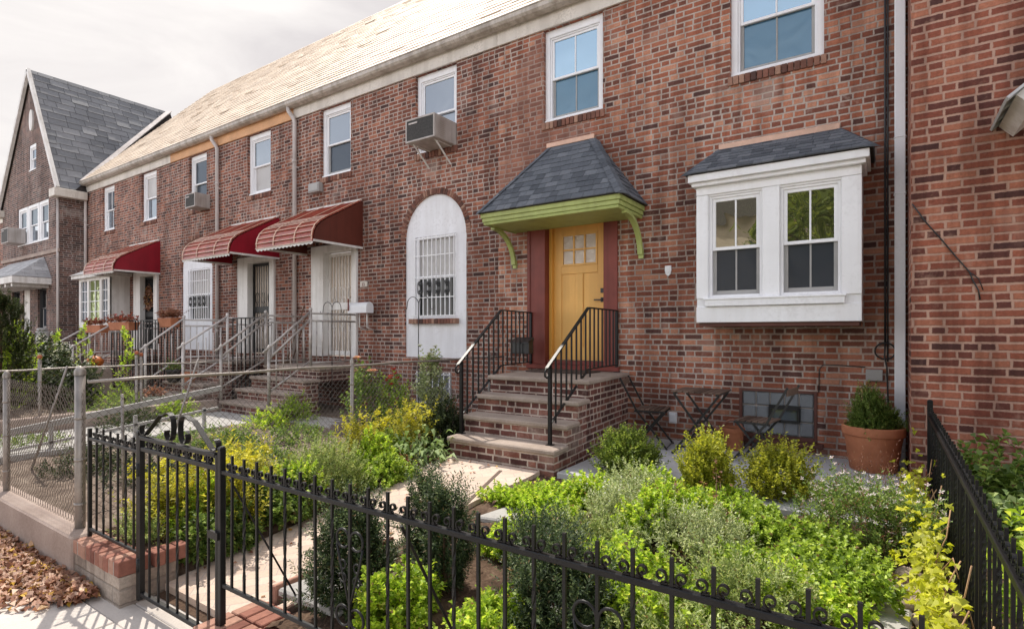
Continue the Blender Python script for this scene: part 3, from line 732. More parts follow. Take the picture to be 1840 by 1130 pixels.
# basement glass block window
def basement():
    x0, x1, z0, z1 = -1.44, -.62, -1.23, -.655
    f = ring(MB(), x0, x1, z0, z1, -.015, .10, .032, .032, .05, .03); f.box(x0 - .06, x1 + .06, -.06, .0, z0 - .05, z0 - .0005)
    fo = part('basement_window', f, M['oxblood'], H1, .004)
    nx, nz = 5, 3
    a, b, c, d = x0 + .032, x1 - .032, z0 + .05, z1 - .03
    gb = MB(); vent = (2, 1)
    for i in range(nx):
        for j in range(nz):
            if j == 1 and i in (2, 3): continue
            xa, xb = lerp(a, b, i / nx) + .006, lerp(a, b, (i + 1) / nx) - .006; za, zb = lerp(c, d, j / nz) + .006, lerp(c, d, (j + 1) / nz) - .006
            gb.hexa([(xa,.0,za),(xb,.0,za),(xb,.06,za),(xa,.06,za)], [(xa,.0,zb),(xb,.0,zb),(xb,.06,zb),(xa,.06,zb)])
    part('glass_block', gb, M['block'], fo, .012)
    mo = MB(); mo.box(a, b, .022, .058, c, d)
    part('mortar', mo, M['mortar'], fo)
    xa, xb = lerp(a, b, 2 / nx), lerp(a, b, 4 / nx); za, zb = lerp(c, d, 1 / nz), lerp(c, d, 2 / nz)
    v = ring(MB(), xa - .01, xb + .01, za - .01, zb + .02, -.03, .03, .028, .028, .028, .05); v.box(xa, xb, -.045, -.03, zb - .03, zb)
    part('hopper_vent', v, M['black'], fo, .003)
    part('pane', MB().quad((xa,.005,za),(xb,.005,za),(xb,.005,zb),(xa,.005,zb)), M['pane_grey'], fo)
basement()
# white downspout with strap, black cable, junction box
def main_bits():
    t = MB(); t.box(.085, .178, -.10, -.012, -1.22, 5.0); 
    for z in (1.42, 2.0): t.box(.078, .185, -.106, -.001, z, z + .012)
    t.hexa([(.085,-.10,-1.36),(.178,-.10,-1.36),(.178,-.012,-1.36),(.085,-.012,-1.36)], [(.085,-.10,-1.2205),(.178,-.10,-1.2205),(.178,-.012,-1.2205),(.085,-.012,-1.2205)])
    part('downspout', t, M['pipe_white'], H1, .01)
    c = MB(); c.tube([(.005, -.02, z + 0 * z) for z in (4.44, 3, 1.5, .3, -.1)], .011, 7); c.tube([(.028, -.018, z) for z in (4.44, 2, .2, -.3)], .007, 6)
    c.tube([(.005 + .09 * math.cos(a), -.03, -.19 + .085 * math.sin(a)) for a in [i * math.pi / 10 for i in range(21)]], .008, 6)
    c.tube([(.005,-.02,-.1),(.0,-.03,-.25),(.02,-.03,-.36),(.03,-.02,-.7),(.05,-.02,-1.36)], .008, 6)
    c.tube([(-.17,-.012,-.365),(-.4,-.012,-.352),(-.56,-.012,-.35),(-.60,-.012,-.40),(-.605,-.012,-.66)], .005, 6)
    part('cable', c, M['black'], H1)
    b = MB(); b.box(-.165, -.015, -.06, -.001, -.505, -.385); 
    part('junction_box', b, M['plastic_grey'], H1, .006)
    b = MB(); b.box(-2.285, -2.185, -.035, -.001, -1.15, -1.01); b.box(-2.27, -2.20, -.045, -.0351, -1.135, -1.03)
    part('dryer_vent', b, M['plastic_white'], H1, .006)
    b = MB()
    pr = [(-.040,.06),(.040,.06),(.042,.0),(.03,-.05),(0,-.075),(-.03,-.05),(-.042,.0)]
    b.prism([(-2.30 + x, -.001, .80 + z) for x, z in reversed(pr)], (0, -.022, 0)); 
    pr = [(x * .5, z * .5) for x, z in pr]; b.prism([(-2.30 + x, -.0225, .80 + z) for x, z in reversed(pr)], (0, -.008, 0))
    part('shield_emblem', b, M['plastic_white'], H1, .004)
    b = MB(); b.box(-4.85, -4.61, .03, .05, -1.19, -.71)
    part('cellar_pane', b, M['pane_black'], H1)
main_bits()

# ---------------------------------------------------------------- awning
def awning(h, x0, x1, side):
    prof = [(-.0, 2.475), (-.45, 2.22), (-.80, 2.02), (-.93, 1.935), (-1.02, 1.845), (-1.07, 1.74), (-1.085, 1.655), (-1.085, 1.57)]
    # resample into slats
    seg = []; 
    for (a, b), (c, d) in zip(prof, prof[1:]):
        n = max(1, round(math.hypot(c-a, d-b) / .085)); seg += [(lerp(a, c, i/n), lerp(b, d, i/n)) for i in range(n)]
    seg.append(prof[-1])
    sl = MB()
    for (a, b), (c, d) in zip(seg, seg[1:]):
        nx_, nz_ = (b - d), -(c - a); L_ = math.hypot(nx_, nz_); ny, nz = -abs(nx_)/L_, abs(nz_)/L_
        p = [(a, b), (c + ny*.022, d + nz*.022), (c, d)]
        sl.prism([(x0, y, z) for y, z in p], (x1 - x0, 0, 0))
    ao = part('awning', sl, M['awning'], h)
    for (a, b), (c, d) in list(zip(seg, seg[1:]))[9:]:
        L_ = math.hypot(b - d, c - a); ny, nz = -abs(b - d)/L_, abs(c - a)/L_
        part('slat_lip_highlight', MB().box(x0 + .002, x1 - .002, c + ny*.026 - .004, c + ny*.026 + .004, d + nz*.026 - .0045, d + nz*.026 + .0045), M['awning_lip_glint'], ao)  # pale strip paints the highlight along the slat edge
    for x in (x0 + .02, x0 + (x1-x0)*.33, x0 + (x1-x0)*.70, x1 - .02):
        part('rib', MB().strip([(x, y - .018, z + .022) for y, z in seg], (1,0,0), .028, .008), M['awning_rib'], ao)
    for x, tt in ((x0, .012), (x1 - .012, .012)):
        sp = MB(); pts = [(y * .985, z - .012) for y, z in prof] + [(-.0, 1.60)]
        sp.prism([(x, y, z) for y, z in reversed(pts)], (tt, 0, 0))
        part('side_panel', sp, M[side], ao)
    v = MB(); n = int((x1 - x0) / .028)
    top, bot = [], []
    for i in range(n + 1):
        x = lerp(x0, x1, i / n); top.append((x, -1.088, 1.585)); bot.append((x, -1.088, 1.525 + .012 * math.cos(i * math.pi * .5)))
    for i in range(n): v.prism([bot[i], bot[i+1], top[i+1], top[i]], (0, -.006, 0))
    v.box(x1 - .014, x1 + .004, -1.085, -.0, 1.565, 1.605); v.box(x0 - .004, x0 + .014, -1.085, -.0, 1.565, 1.605)
    part('wall_flashing', MB().box(x0 + .02, x1 - .02, -.03, -.0, 2.455, 2.50), M['white_old'], ao)
    part('valance', v, M['white_old'], ao)
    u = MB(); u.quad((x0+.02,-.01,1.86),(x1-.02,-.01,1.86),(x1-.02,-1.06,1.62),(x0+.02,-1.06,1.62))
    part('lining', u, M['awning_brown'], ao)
    return ao

def grille_door(h, x0, x1, z0, z1, Y, col, pane, mid=.48):
    f = MB(); w = .06
    ring(f, x0, x1, z0, z1, Y, Y + .04, w, w, .09, w)
    zm = lerp(z0, z1, mid); f.box(x0 + w, x1 - w, Y, Y + .04, zm - .07, zm + .07)
    do = part('door', f, M[col], h, .004)
    g = MB(); n = 8
    for i in range(1, n):
        x = lerp(x0 + w, x1 - w, i / n); g.box(x - .006, x + .006, Y + .008, Y + .02, z0 + .09, zm - .07); g.box(x - .006, x + .006, Y + .008, Y + .02, zm + .07, z1 - w)
    for cz in (zm + .26, zm - .30):
        for i in range(3):
            cx = lerp(x0 + w, x1 - w, (i + .5) / 3)
            for s in (-1, 1): g.tube([(cx + s*(.015 + .05*math.sin(t)), Y + .002, cz + .12*math.cos(t)) for t in [k*math.pi/8 for k in range(9)]], .006, 5)
            g.tube([(cx + .03*math.cos(t), Y + .002, cz - .16 + .03*math.sin(t)) for t in [k*math.pi/6 for k in range(13)]], .005, 5)
    part('grille', g, M[col], do)
    part('pane', MB().quad((x0+w,Y+.03,z0+.09),(x1-w,Y+.03,z0+.09),(x1-w,Y+.03,z1-w),(x0+w,Y+.03,z1-w)), M[pane], do)
    k = MB(); k.box(x1 - .05, x1 - .02, Y - .03, Y - .0005, zm - .03, zm + .05)
    part('handle', k, M['black' if col != 'black_iron' else 'plastic_grey'], do)
    return do
def door_surround(h, x0, x1, z0, z1, d0, d1, Y=0):
    f = MB(); f.box(x0, d0, -.05, .16, z0, z1); f.box(d1, x1, -.05, .16, z0, z1); f.box(d0, d1, -.05, .16, z1 - .14, z1)
    f.box(x0 - .02, d0 - .0, -.07, -.0501, z0, z0 + .2); f.box(d1, x1 + .02, -.07, -.0501, z0, z0 + .2)
    return part('door_surround', f, M['white_old'], h, .006)
def arch_window(h, x0, x1, z0, zs, zt, wx0, wx1, wz0, wz1, bars, seed=5, sillz=.24):
    p = MB(); wall(p, arch(x0 + .001, x1 - .001, z0 + .001, zs, zt - .001), [rect(wx0, wx1, wz0, wz1)], .035, .06)
    ao = part('arch_panel', p, M['stucco'], h)
    f = ring(MB(), wx0, wx1, wz0, wz1, .05, .12, .045, .045, .05, .045); zm = (wz0 + wz1) / 2; f.box(wx0 + .045, wx1 - .045, .055, .115, zm - .025, zm + .025)
    part('window_frame', f, M['white'], ao, .004)
    part('pane', MB().quad((wx0+.04,.10,zm),(wx1-.04,.10,zm),(wx1-.04,.10,wz1-.04),(wx0+.04,.10,wz1-.04)), M['pane_curtain'], ao)
    part('pane', MB().quad((wx0+.04,.10,wz0+.04),(wx1-.04,.10,wz0+.04),(wx1-.04,.10,zm),(wx0+.04,.10,zm)), M['pane_black'], ao)
    b = MB(); n = 9; y = -.005
    for i in range(n + 1):
        x = lerp(wx0 + .02, wx1 - .02, i / n); b.box(x - .007, x + .007, y - .007, y + .007, wz0 + .02, wz1 - .01)
    for k in (.03, .25, .5, .76, .97):
        z = lerp(wz0, wz1, k); b.box(wx0 - .0, wx1 + .0, y - .016, y - .0072, z - .007, z + .007)
    part('security_bars', b, M[bars], ao)
    for i in range(4):
        cx = lerp(wx0 + .06, wx1 - .06, (i + .5) / 4); cz = lerp(wz0, wz1, .37)
        for q in (-1, 1):
            # one S-shaped scroll: curl, upright, curl
            curl = [(k * math.pi / 6, .045 - .0018 * k) for k in range(16)]
            up_ = [(cx + q * (.012 + r_ * math.cos(t)), y - .02, cz + .07 + r_ * math.sin(t)) for t, r_ in reversed(curl)]
            dn_ = [(cx + q * (.012 + r_ * math.cos(t)), y - .02, cz - .07 - r_ * math.sin(t)) for t, r_ in curl]
            part('scroll', MB().tube(up_ + dn_, .0065, 5), M['black'], ao)
    r = arch_ring(MB(), x0, x1, zs, zt, 0)
    part('brick_arch', r, M['solder'], h, .003)
    if sillz:
        q = soldier(MB(), wx0 - .09, wx1 + .06, sillz - .085, sillz, -.06, .034, seed=4)
        part('brick_sill', q, M['solder'], ao, .003)
    return ao

# ---------------------------------------------------------------- second house
AX = (-7.0, -5.615)
H2 = row_house('brick row house with white arched window and brown slat awning over white grille door', -10.18, -4.98, 'brick_row', WIN[2:4],
               [arch(AX[0], AX[1], -.42, 1.62, 2.345), rect(-9.58, -8.23, -.46, 1.75), rect(-6.70, -5.93, -1.22, -.66)], 4, 'cream')
window(H2, *WIN[2], ZB, ZT, 0, 'pane_grey', 'pane_grey', raise_=.0)
window(H2, *WIN[3], ZB, ZT, 0, 'pane_grey', 'pane_dark')
arch_window(H2, AX[0], AX[1], -.42, 1.62, 2.345, -6.77, -5.85, .25, 1.65, 'white')
door_surround(H2, -9.58, -8.22, -.46, 1.72, -9.20, -8.36)
grille_door(H2, -9.20, -8.36, -.44, 1.56, .08, 'white_old', 'pane_lite')
awning(H2, -9.78, -8.09, 'awning_brown')
downspout(H2, -10.10, -1.4)
def bits2():
    b = MB(); b.box(-8.135, -7.95, -.03, -.001, .855, .955)
    po = part('number_plaque', b, M['cream'], H2, .004)
    c = bpy.data.curves.new('house_number', 'FONT'); c.body = '33'; c.size = .085; c.extrude = .002; c.align_x = 'CENTER'
    t_ = bpy.data.objects.new('house_number_text', c); COL.objects.link(t_); dg = bpy.context.evaluated_depsgraph_get(); me = bpy.data.meshes.new_from_object(t_.evaluated_get(dg)); bpy.data.objects.remove(t_); bpy.data.curves.remove(c)
    me.materials.clear(); me.materials.append(M['maroon']); o = link(bpy.data.objects.new('house_number', me)); o.parent = po; o.location = Vector((-8.043, -.033, .872)) - OFF[H2.name]; o.rotation_euler = (R(90), 0, 0)
    b = MB(); b.box(-9.60, -9.26, -.10, -.001, 2.80, 2.985); b.box(-9.58, -9.28, -.112, -.1001, 2.82, 2.965)
    part('wall_vent', b, M['plastic_grey'], H2, .006)
    f = ring(MB(), -6.70, -5.93, -1.22, -.66, .0, .08, .05, .05, .04, .04)
    fo = part('basement_window', f, M['plastic_grey'], H2, .004)
    part('pane', MB().quad((-6.66,.05,-1.2),(-5.97,.05,-1.2),(-5.97,.05,-.7),(-6.66,.05,-.7)), M['block'], fo)
    g_ = MB()
    for i in range(7): x = lerp(-6.68, -5.95, i / 6); g_.tube([(x, -.03, -1.2), (x, -.03, -.66)], .009, 6)
    for z in (-1.18, -.92, -.70): g_.tube([(-6.70, -.045, z), (-5.93, -.045, z)], .009, 6)
    part('security_bars', g_, M['pipe_white'], fo)
bits2()
# ---------------------------------------------------------------- third house
H3 = row_house('brick row house with crimson sided awning over black grille door and orange eave board', -15.48, -10.18, 'brick_row', WIN[4:6],
               [arch(-14.95, -13.45, -.42, 1.62, 2.345), rect(-12.27, -10.86, -.46, 1.72)], 5, 'orange_trim')
window(H3, *WIN[4], ZB, ZT, 0, 'pane_grey', 'pane_curtain'); window(H3, *WIN[5], ZB, ZT, 0, 'pane_dark', 'pane_dark')
arch_window(H3, -14.95, -13.45, -.42, 1.62, 2.345, -14.62, -13.62, .30, 1.60, 'white', sillz=0)
door_surround(H3, -12.27, -10.86, -.46, 1.70, -11.86, -11.03)
grille_door(H3, -11.86, -11.03, -.44, 1.55, .08, 'black_iron', 'pane_lite')
awning(H3, -12.58, -10.72, 'awning_red')
downspout(H3, -13.12, -1.4)
# ---------------------------------------------------------------- fourth house
H4 = row_house('brick row house with crimson awning, wreath on black door and small white bay', -21.05, -15.48, 'brick_row', WIN[6:8],
               [rect(-17.62, -16.20, -.46, 1.72)], 6, 'cream')
window(H4, *WIN[6], ZB, ZT, 0, 'pane_curtain', 'pane_grey'); window(H4, *WIN[7], ZB, ZT, 0, 'pane_grey', 'pane_grey', True)
door_surround(H4, -17.62, -16.20, -.46, 1.70, -17.20, -16.40)
grille_door(H4, -17.20, -16.40, -.44, 1.55, .08, 'black_iron', 'pane_black')
awning(H4, -17.97, -16.11, 'awning_red')
downspout(H4, -20.98, -1.4)
def bay4():
    x0, x1, z0, z1, Y = -20.15, -17.95, .15, 1.65, -.5
    b = MB(); hs = [rect(-20.0,-19.55,.32,1.52), rect(-19.4,-18.65,.32,1.52), rect(-18.5,-18.1,.32,1.52)]
    wall(b, rect(x0, x1, z0, z1), hs, Y, .06); b.box(x0 + .001, x1 - .001, Y + .061, -.001, z0, z1)
    bo = part('bay_window', b, M['white_old'], H4)
    for k in (0, 1, 2):
        (xa, za), (xb, zb) = hs[k][0], hs[k][2]
        part('pane', MB().quad((xa,Y+.05,za),(xb,Y+.05,za),(xb,Y+.05,zb),(xa,Y+.05,zb)), M['pane_green' if k == 1 else 'pane_grey'], bo)
        g_ = MB(); c = (xa+xb)/2; g_.box(c-.012,c+.012,Y+.02,Y+.045,za,zb)
        for q in (1, 2, 3): z = lerp(za, zb, q/4); g_.box(xa, xb, Y+.022, Y+.043, z-.01, z+.01)
        part('glazing_bars', g_, M['white'], bo)
    e = MB(); A,B,C,D = (x0-.2,0,1.7),(x0-.2,Y-.2,1.7),(x1+.2,Y-.2,1.7),(x1+.2,0,1.7); T0,T1=(x0+.25,-.01,2.1),(x1-.25,-.01,2.1)
    e.add([A,B,C,D,T0,T1], [(1,2,5,4),(0,1,4),(2,3,5),(0,3,2,1)]); e.box(x0-.15,x1+.15,Y-.15,-.001,1.6,1.695)
    part('bay_roof', e, M['white_old'], bo)
bay4()

# ---------------------------------------------------------------- gabled house
def gable_house():
    x0, x1, xc, Y = -26.65, -21.05, -23.55, -.7
    ze, za = 4.45, 8.62
    h = thing('gabled_house', 'brown brick house with steep grey slate gable and triple white window', 'house', (xc, Y, -1.42))
    w = MB()
    w3 = rect(-24.95, -22.0, 2.97, 4.27)
    hs = [w3, rect(-23.82, -23.14, 5.40, 6.27), rect(-25.6, -24.75, .1, 1.5), rect(-23.0, -22.2, .1, 1.5), rect(-24.45, -23.75, -.4, 1.5)]
    wall(w, [(x0, -1.75), (x1, -1.75), (x1, ze), (xc, za), (x0, ze)], hs, Y)
    w.quad((x1, Y, -1.75), (x1, 0.4, -1.75), (x1, .4, ze + .4), (x1, Y, ze)); w.quad((x0, .4, -1.75), (x0, Y, -1.75), (x0, Y, ze), (x0, .4, ze + .4))
    part('wall', w, M['brick_gable'], h)
    for a, b in ((-24.95, -24.05), (-23.98, -22.97), (-22.90, -22.0)):
        window(h, a, b, 2.97, 4.27, Y, 'pane_dark', 'pane_grey', casing=(.1,.1,.05,.1), rec=.02)
    window(h, -23.82, -23.14, 5.40, 6.27, Y, 'pane_grey', 'pane_grey', rec=.02)
    for (a, b) in ((-25.6, -24.75), (-23.0, -22.2)): window(h, a, b, .1, 1.5, Y, 'pane_black', 'pane_dark', frame='black', casing=(.05,.05,.05,.05))
    d = MB(); d.box(-24.45, -23.75, Y + .04, Y + .08, -.4, 1.5); part('door', d, M['white_old'], h)
    b = MB(); b.box(x0, x1, Y - .05, Y - .001, 2.50, 2.60); part('stone_band', b, M['concrete'], h)
    b = MB(); b.box(x0 - .01, x1 + .03, Y - .03, Y - .001, -.6, -.5); 
    v = MB(); v.prism([(-23.5 + .17*math.cos(t), Y - .001, 7.05 + .36*math.sin(t)) for t in [k*math.pi/8 for k in range(16)]], (0, -.05, 0)); part('gable_vent', v, M['white_old'], h)
    # roof planes
    yb = 3.6
    L_ = math.hypot(x1 + .12 - xc, za + .1 - ze); r = MB()
    e1, e0 = x1 + .14, x0 - .14; zt = za + .10; zl = ze - .02
    r.quad((e1, Y - .12, zl), (e1, yb, zl), (xc, yb, zt), (xc, Y - .12, zt)); r.quad((e0, yb, zl), (e0, Y - .12, zl), (xc, Y - .12, zt), (xc, yb, zt))
    ro = part('roof', r, M['under'], h)
    V = (xc - e1, 0, zt - zl); Lr = math.hypot(V[0], V[2])
    # slate cut along the valley where the main roof rises behind
    def val(v): 
        z = zl + (zt - zl) * v / Lr; return (z - EAVE[1]) / (RIDGE[1] - EAVE[1]) * (RIDGE[0] - EAVE[0]) + EAVE[0] - (Y - .12)
    reg = [(0, 0), (max(.1, val(0)) + .12, 0), (val(Lr) + .05, Lr), (0, Lr)]
    s = tiles(MB(), (e1, Y - .12, zl + .01), (0,1,0), V, reg, .42, .27, .014, .25, 41, .012, drop=.03)
    part('slate', s, M['slate_dark'], ro)
    V2 = (xc - e0, 0, zt - zl); s = tiles(MB(), (e0, yb, zl + .01), (0,-1,0), V2, [(0,0),(yb-Y+.12,0),(yb-Y+.12,Lr),(0,Lr)], .42, .27, .014, .25, 42, .012)
    part('slate', s, M['slate_dark'], ro)
    f = MB()
    for e, sg in ((e1, 1), (e0, -1)): f.bar((e, Y - .10, zl), (xc, Y - .10, zt), .09, .13)
    part('rake_board', f, M['white_old'], h)
    f = MB(); f.bar((e1 + .02, Y + .55, zl + .35), (xc + .1, yb - .1, zt + .02), .22, .02); 
    part('valley_flashing', f, M['pipe'], ro)
    for xa, xb in ((x1 - .25, x1 + .22), (x0 - .22, x0 + .2)): part('cornice', MB().box(xa, xb, Y - .2, -.05, ze - .28, ze - .03), M['cream'], h, .01)
    dn = MB(); dn.tube([(x1 - .06, Y - .03, ze - .3), (x1 - .06, Y - .03, -1.4)], .035, 8); part('downspout', dn, M['pipe'], h)
    # shingled porch hood
    p = MB(); a0, a1, yy = -25.9, -21.75, Y - .95
    A,B,C,D = (a0, Y, 1.72), (a0, yy, 1.72), (a1, yy, 1.72), (a1, Y, 1.72); T0, T1 = (a0 + .1, Y - .01, 2.42), (a1 - .62, Y - .01, 2.42)
    p.add([A,B,C,D,T0,T1], [(1,2,5,4),(0,1,4),(2,3,5),(0,3,2,1)])
    po = part('porch_hood', p, M['under'], h)
    sh = MB(); hip(sh, A, B, C, D, T0, T1, .3, .16, 51, False); part('shingle', sh, M['shingle_pale'], po)
    e = MB(); e.box(a0, a1, yy, yy + .05, 1.52, 1.715); e.box(a1 - .05, a1, yy + .0501, Y, 1.52, 1.715)
    for i in range(7): x = lerp(a0 + .2, a1 - .3, i / 6); e.box(x - .06, x + .06, yy + .06, Y, 1.42, 1.56)
    part('fascia', e, M['white_old'], po)
    g_ = MB(); g_.box(-24.6, -24.5, yy + .2, yy + .3, -.5, 1.5); 
    st = MB(); st.box(-26.2, -21.5, Y - 1.6, Y - .001, -1.5, -.45); part('porch', st, M['brick_gable'], h)
gable_house()
# far continuation beyond the gable
H0 = row_house('distant brick row house beyond the gabled house at the end of the row', -32.5, -26.7, 'brick_row', [(-28.4,-27.5),(-31,-30.1)], [], 7, 'cream', None)
for a, b in ((-28.4,-27.5),(-31,-30.1)): window(H0, a, b, ZB, ZT, 0)

# ---------------------------------------------------------------- projecting neighbour
def right_house():
    x0, x1, Y = .197, 7.5, -.9
    h = thing('brick_house', 'red brick house with pinkish mortar standing forward of the row', 'house', (3, Y, -1.42))
    w = MB(); wall(w, rect(x0, x1, -1.75, 8.0), [rect(2.6, 3.6, 2.9, 4.3)], Y); w.quad((x0, .05, -1.75), (x0, Y, -1.75), (x0, Y, 8.0), (x0, .05, 8.0)); w.quad((x1,Y,-1.75),(x1,8,-1.75),(x1,8,8),(x1,Y,8))
    part('wall', w, M['brick_pink'], h)
    window(h, 2.6, 3.6, 2.9, 4.3, Y, 'pane_grey', 'pane_grey')
    r = MB(); r.quad((x0 - .15, Y - .3, 7.9), (x1, Y - .3, 7.9), (x1, 4, 11), (x0 - .15, 4, 11)); r.quad((x0 - .15, 4, 11), (x1, 4, 11), (x1, 9, 7), (x0 - .15, 9, 7)); part('roof', r, M['slate_dark'], h)
    # gabled door hood, its lower rake end beside the wall
    hd = MB(); y0, y1 = Y - .75, Y - .001
    P0, P1 = (.79, 1.72), (1.80, 2.64)
    hd.prism([(P0[0], y0, P0[1]), (P0[0] + .09, y0, P0[1] - .10), (P1[0], y0, P1[1] - .2), (P1[0], y0, P1[1])], (0, y1 - y0, 0))
    hd.prism([(P1[0], y0, P1[1]), (P1[0], y0, P1[1] - .2), (2.76 - .09, y0, P0[1] - .10), (2.76, y0, P0[1])], (0, y1 - y0, 0))
    ho = part('door_hood', hd, M['white_old'], h)
    cr = MB(); cr.prism([(.90, y0 - .01, 1.62), (.92, y0 - .01, 1.54), (1.02, y0 - .01, 1.47), (1.14, y0 - .01, 1.48), (1.75, y0 - .01, 2.10), (1.75, y0 - .01, 2.40)], (0, .07, 0))
    part('rake_board', cr, M['white_old'], ho, .006)
    sh = MB()
    V = (P1[0] - P0[0], 0, P1[1] - P0[1]); sh = tiles(MB(), (P0[0] - .05, y1, P0[1] - .03), (0,-1,0), V, [(0,0),(.80,0),(.80,1.38),(0,1.38)], .25, .17, .012, .25, 61)
    part('shingle', sh, M['shingle_pale'], ho)
    c = MB(); yc = Y - .012
    c.tube([(.205,yc,1.15),(.30,yc,.98),(.42,yc,.80),(.52,yc,.64),(.60,yc,.52),(.625,yc,.44),(.66,yc,.36),(.67,yc,.28)], .006, 6); c.tube([(.60,yc,.52),(.66,yc,.46),(.69,yc,.36)], .004, 5)
    c.tube([(.20, yc, 3.03), (.26, yc, 3.09), (.5, yc, 3.24), (1.1, yc, 3.55), (2, yc, 3.95)], .006, 6)
    part('cable', c, M['black'], h)
right_house()
# ================================================================ front stoop
def stoop():
    h = thing('brick_stoop', 'brick stoop with four worn stone treads below the mustard door', 'stoop', (-3.4, -1.2, -1.36))
    zs = [-1.152, -.945, -.737, -.53]; ys = [-2.30, -2.0, -1.71, -1.42]
    def xl(y): return lerp(-4.26, -4.035, cl(-y / 2.3))
    def xr(y): return lerp(-2.835, -2.675, cl(-y / 2.3))
    b = MB(); prev = -1.5
    for i, (z, y) in enumerate(zip(zs, ys)):
        y1 = -.001
        b.hexa([(xl(y)+.015, y+.018, prev), (xr(y)-.015, y+.018, prev), (xr(0)-.015, y1, prev), (xl(0)+.015, y1, prev)],
               [(xl(y)+.015, y+.018, z-.052), (xr(y)-.015, y+.018, z-.052), (xr(0)-.015, y1, z-.052), (xl(0)+.015, y1, z-.052)])
        prev = z - .0525
    part('brick_base', b, M['brick_stoop'], h)
    for i, (z, y) in enumerate(zip(zs, ys)):
        t = MB(); yb = ys[i+1] + .03 if i < 3 else -.0005
        t.hexa([(xl(y)-.012, y-.012, z-.052), (xr(y)+.012, y-.012, z-.052), (xr(yb)+.012, yb, z-.052), (xl(yb)-.012, yb, z-.052)],
               [(xl(y)-.012, y-.012, z), (xr(y)+.012, y-.012, z), (xr(yb)+.012, yb, z), (xl(yb)-.012, yb, z)])
        part('tread', t, M['stone'], h, .012)
stoop()
def railing(label, P0, P1, knee, ztop=.30, zlow=-.32, tread=-1.152, land=-.53):
    """sloping handrail, knee, level run to the wall; P0 foot post, P1 wall end"""
    h = thing('stair_railing', label, 'railing', (P0[0], P0[1], tread), 'black iron railings of the mustard door stoop')
    def at(t): return (lerp(P0[0], P1[0], t), lerp(P0[1], P1[1], t))
    (kx, ky) = at(knee); e = at(.99)
    hr = MB()
    hr.bar((P0[0], P0[1] - .07, zlow - .045), (kx, ky, ztop), .042, .016); hr.bar((kx, ky, ztop), (e[0], e[1], ztop), .042, .016)
    hr.tube([(P0[0], P0[1] - .07, zlow - .045), (P0[0], P0[1] - .10, zlow - .075), (P0[0], P0[1] - .10, zlow - .12), (P0[0], P0[1] - .06, zlow - .14), (P0[0], P0[1] - .035, zlow - .11)], .012, 7)
    part('handrail', hr, M['black_iron'], h, .004)
    br = MB(); zb0 = tread + .21; zb1 = land + .10
    br.bar((P0[0], P0[1], zb0), (kx, ky, zb1), .026, .012); br.bar((kx, ky, zb1), (e[0], e[1], zb1), .026, .012)
    part('bottom_rail', br, M['black_iron'], h)
    for t, za in ((0, tread), (.985, land)):
        x, y = at(t); p = MB(); p.box(x - .017, x + .017, y - .017, y + .017, za, (zlow if t == 0 else ztop) - .01); p.box(x - .035, x + .035, y - .035, y + .035, za, za + .008)
        part('post', p, M['black_iron'], h)
    n = 15
    for i in range(1, n):
        t = i / n * .985; x, y = at(t)
        if t < knee: k = t / knee; zt = lerp(zlow, ztop, k); zb = lerp(zb0, zb1, k)
        else: zt, zb = ztop, zb1
        if i in (1,): zb = tread
        if abs(t - knee) < .034: zb = land
        b = MB(); b.box(x - .008, x + .008, y - .008, y + .008, zb, zt - .004)
        part('baluster', b, M['black_iron'], h)
railing('black iron stair railing beside the white arched window, mailbox hung on it', (-4.02, -2.08), (-4.37, 0), .50)
railing('black iron stair railing in front of the mustard door, nearer the bistro table', (-2.85, -2.08), (-3.0, 0), .50)
# mailbox on the railing, doormat
def small_main():
    h = thing('mailbox', 'black wall mailbox hung on the railing beside the mustard door', 'mailbox', (-4.45, -.5, -.22))
    b = MB(); x0, x1, y0, y1 = -4.46, -4.17, -.40, -.27
    b.box(x0, x1, y0, y1, -.30, -.12); part('body', b, M['plastic_black'] if 'plastic_black' in M else M['black'], h, .008)
    l = MB(); l.prism([(x0 - .006, y0 - .03, -.15), (x0 - .006, y0 - .03, -.135), (x0 - .006, y1, -.062), (x0 - .006, y1, -.12), (x0 - .006, y0, -.12)], (x1 - x0 + .012, 0, 0)); part('lid', l, M['black'], h, .003)
    m = MB(); m.box(-4.06, -3.18, -.66, -.14, -.5295, -.512); solo('door_mat', m, M['mat'], 'dark brown doormat in front of the mustard door', 'doormat', loc=(-3.6, -.4, -.53), bevel=.006)
small_main()

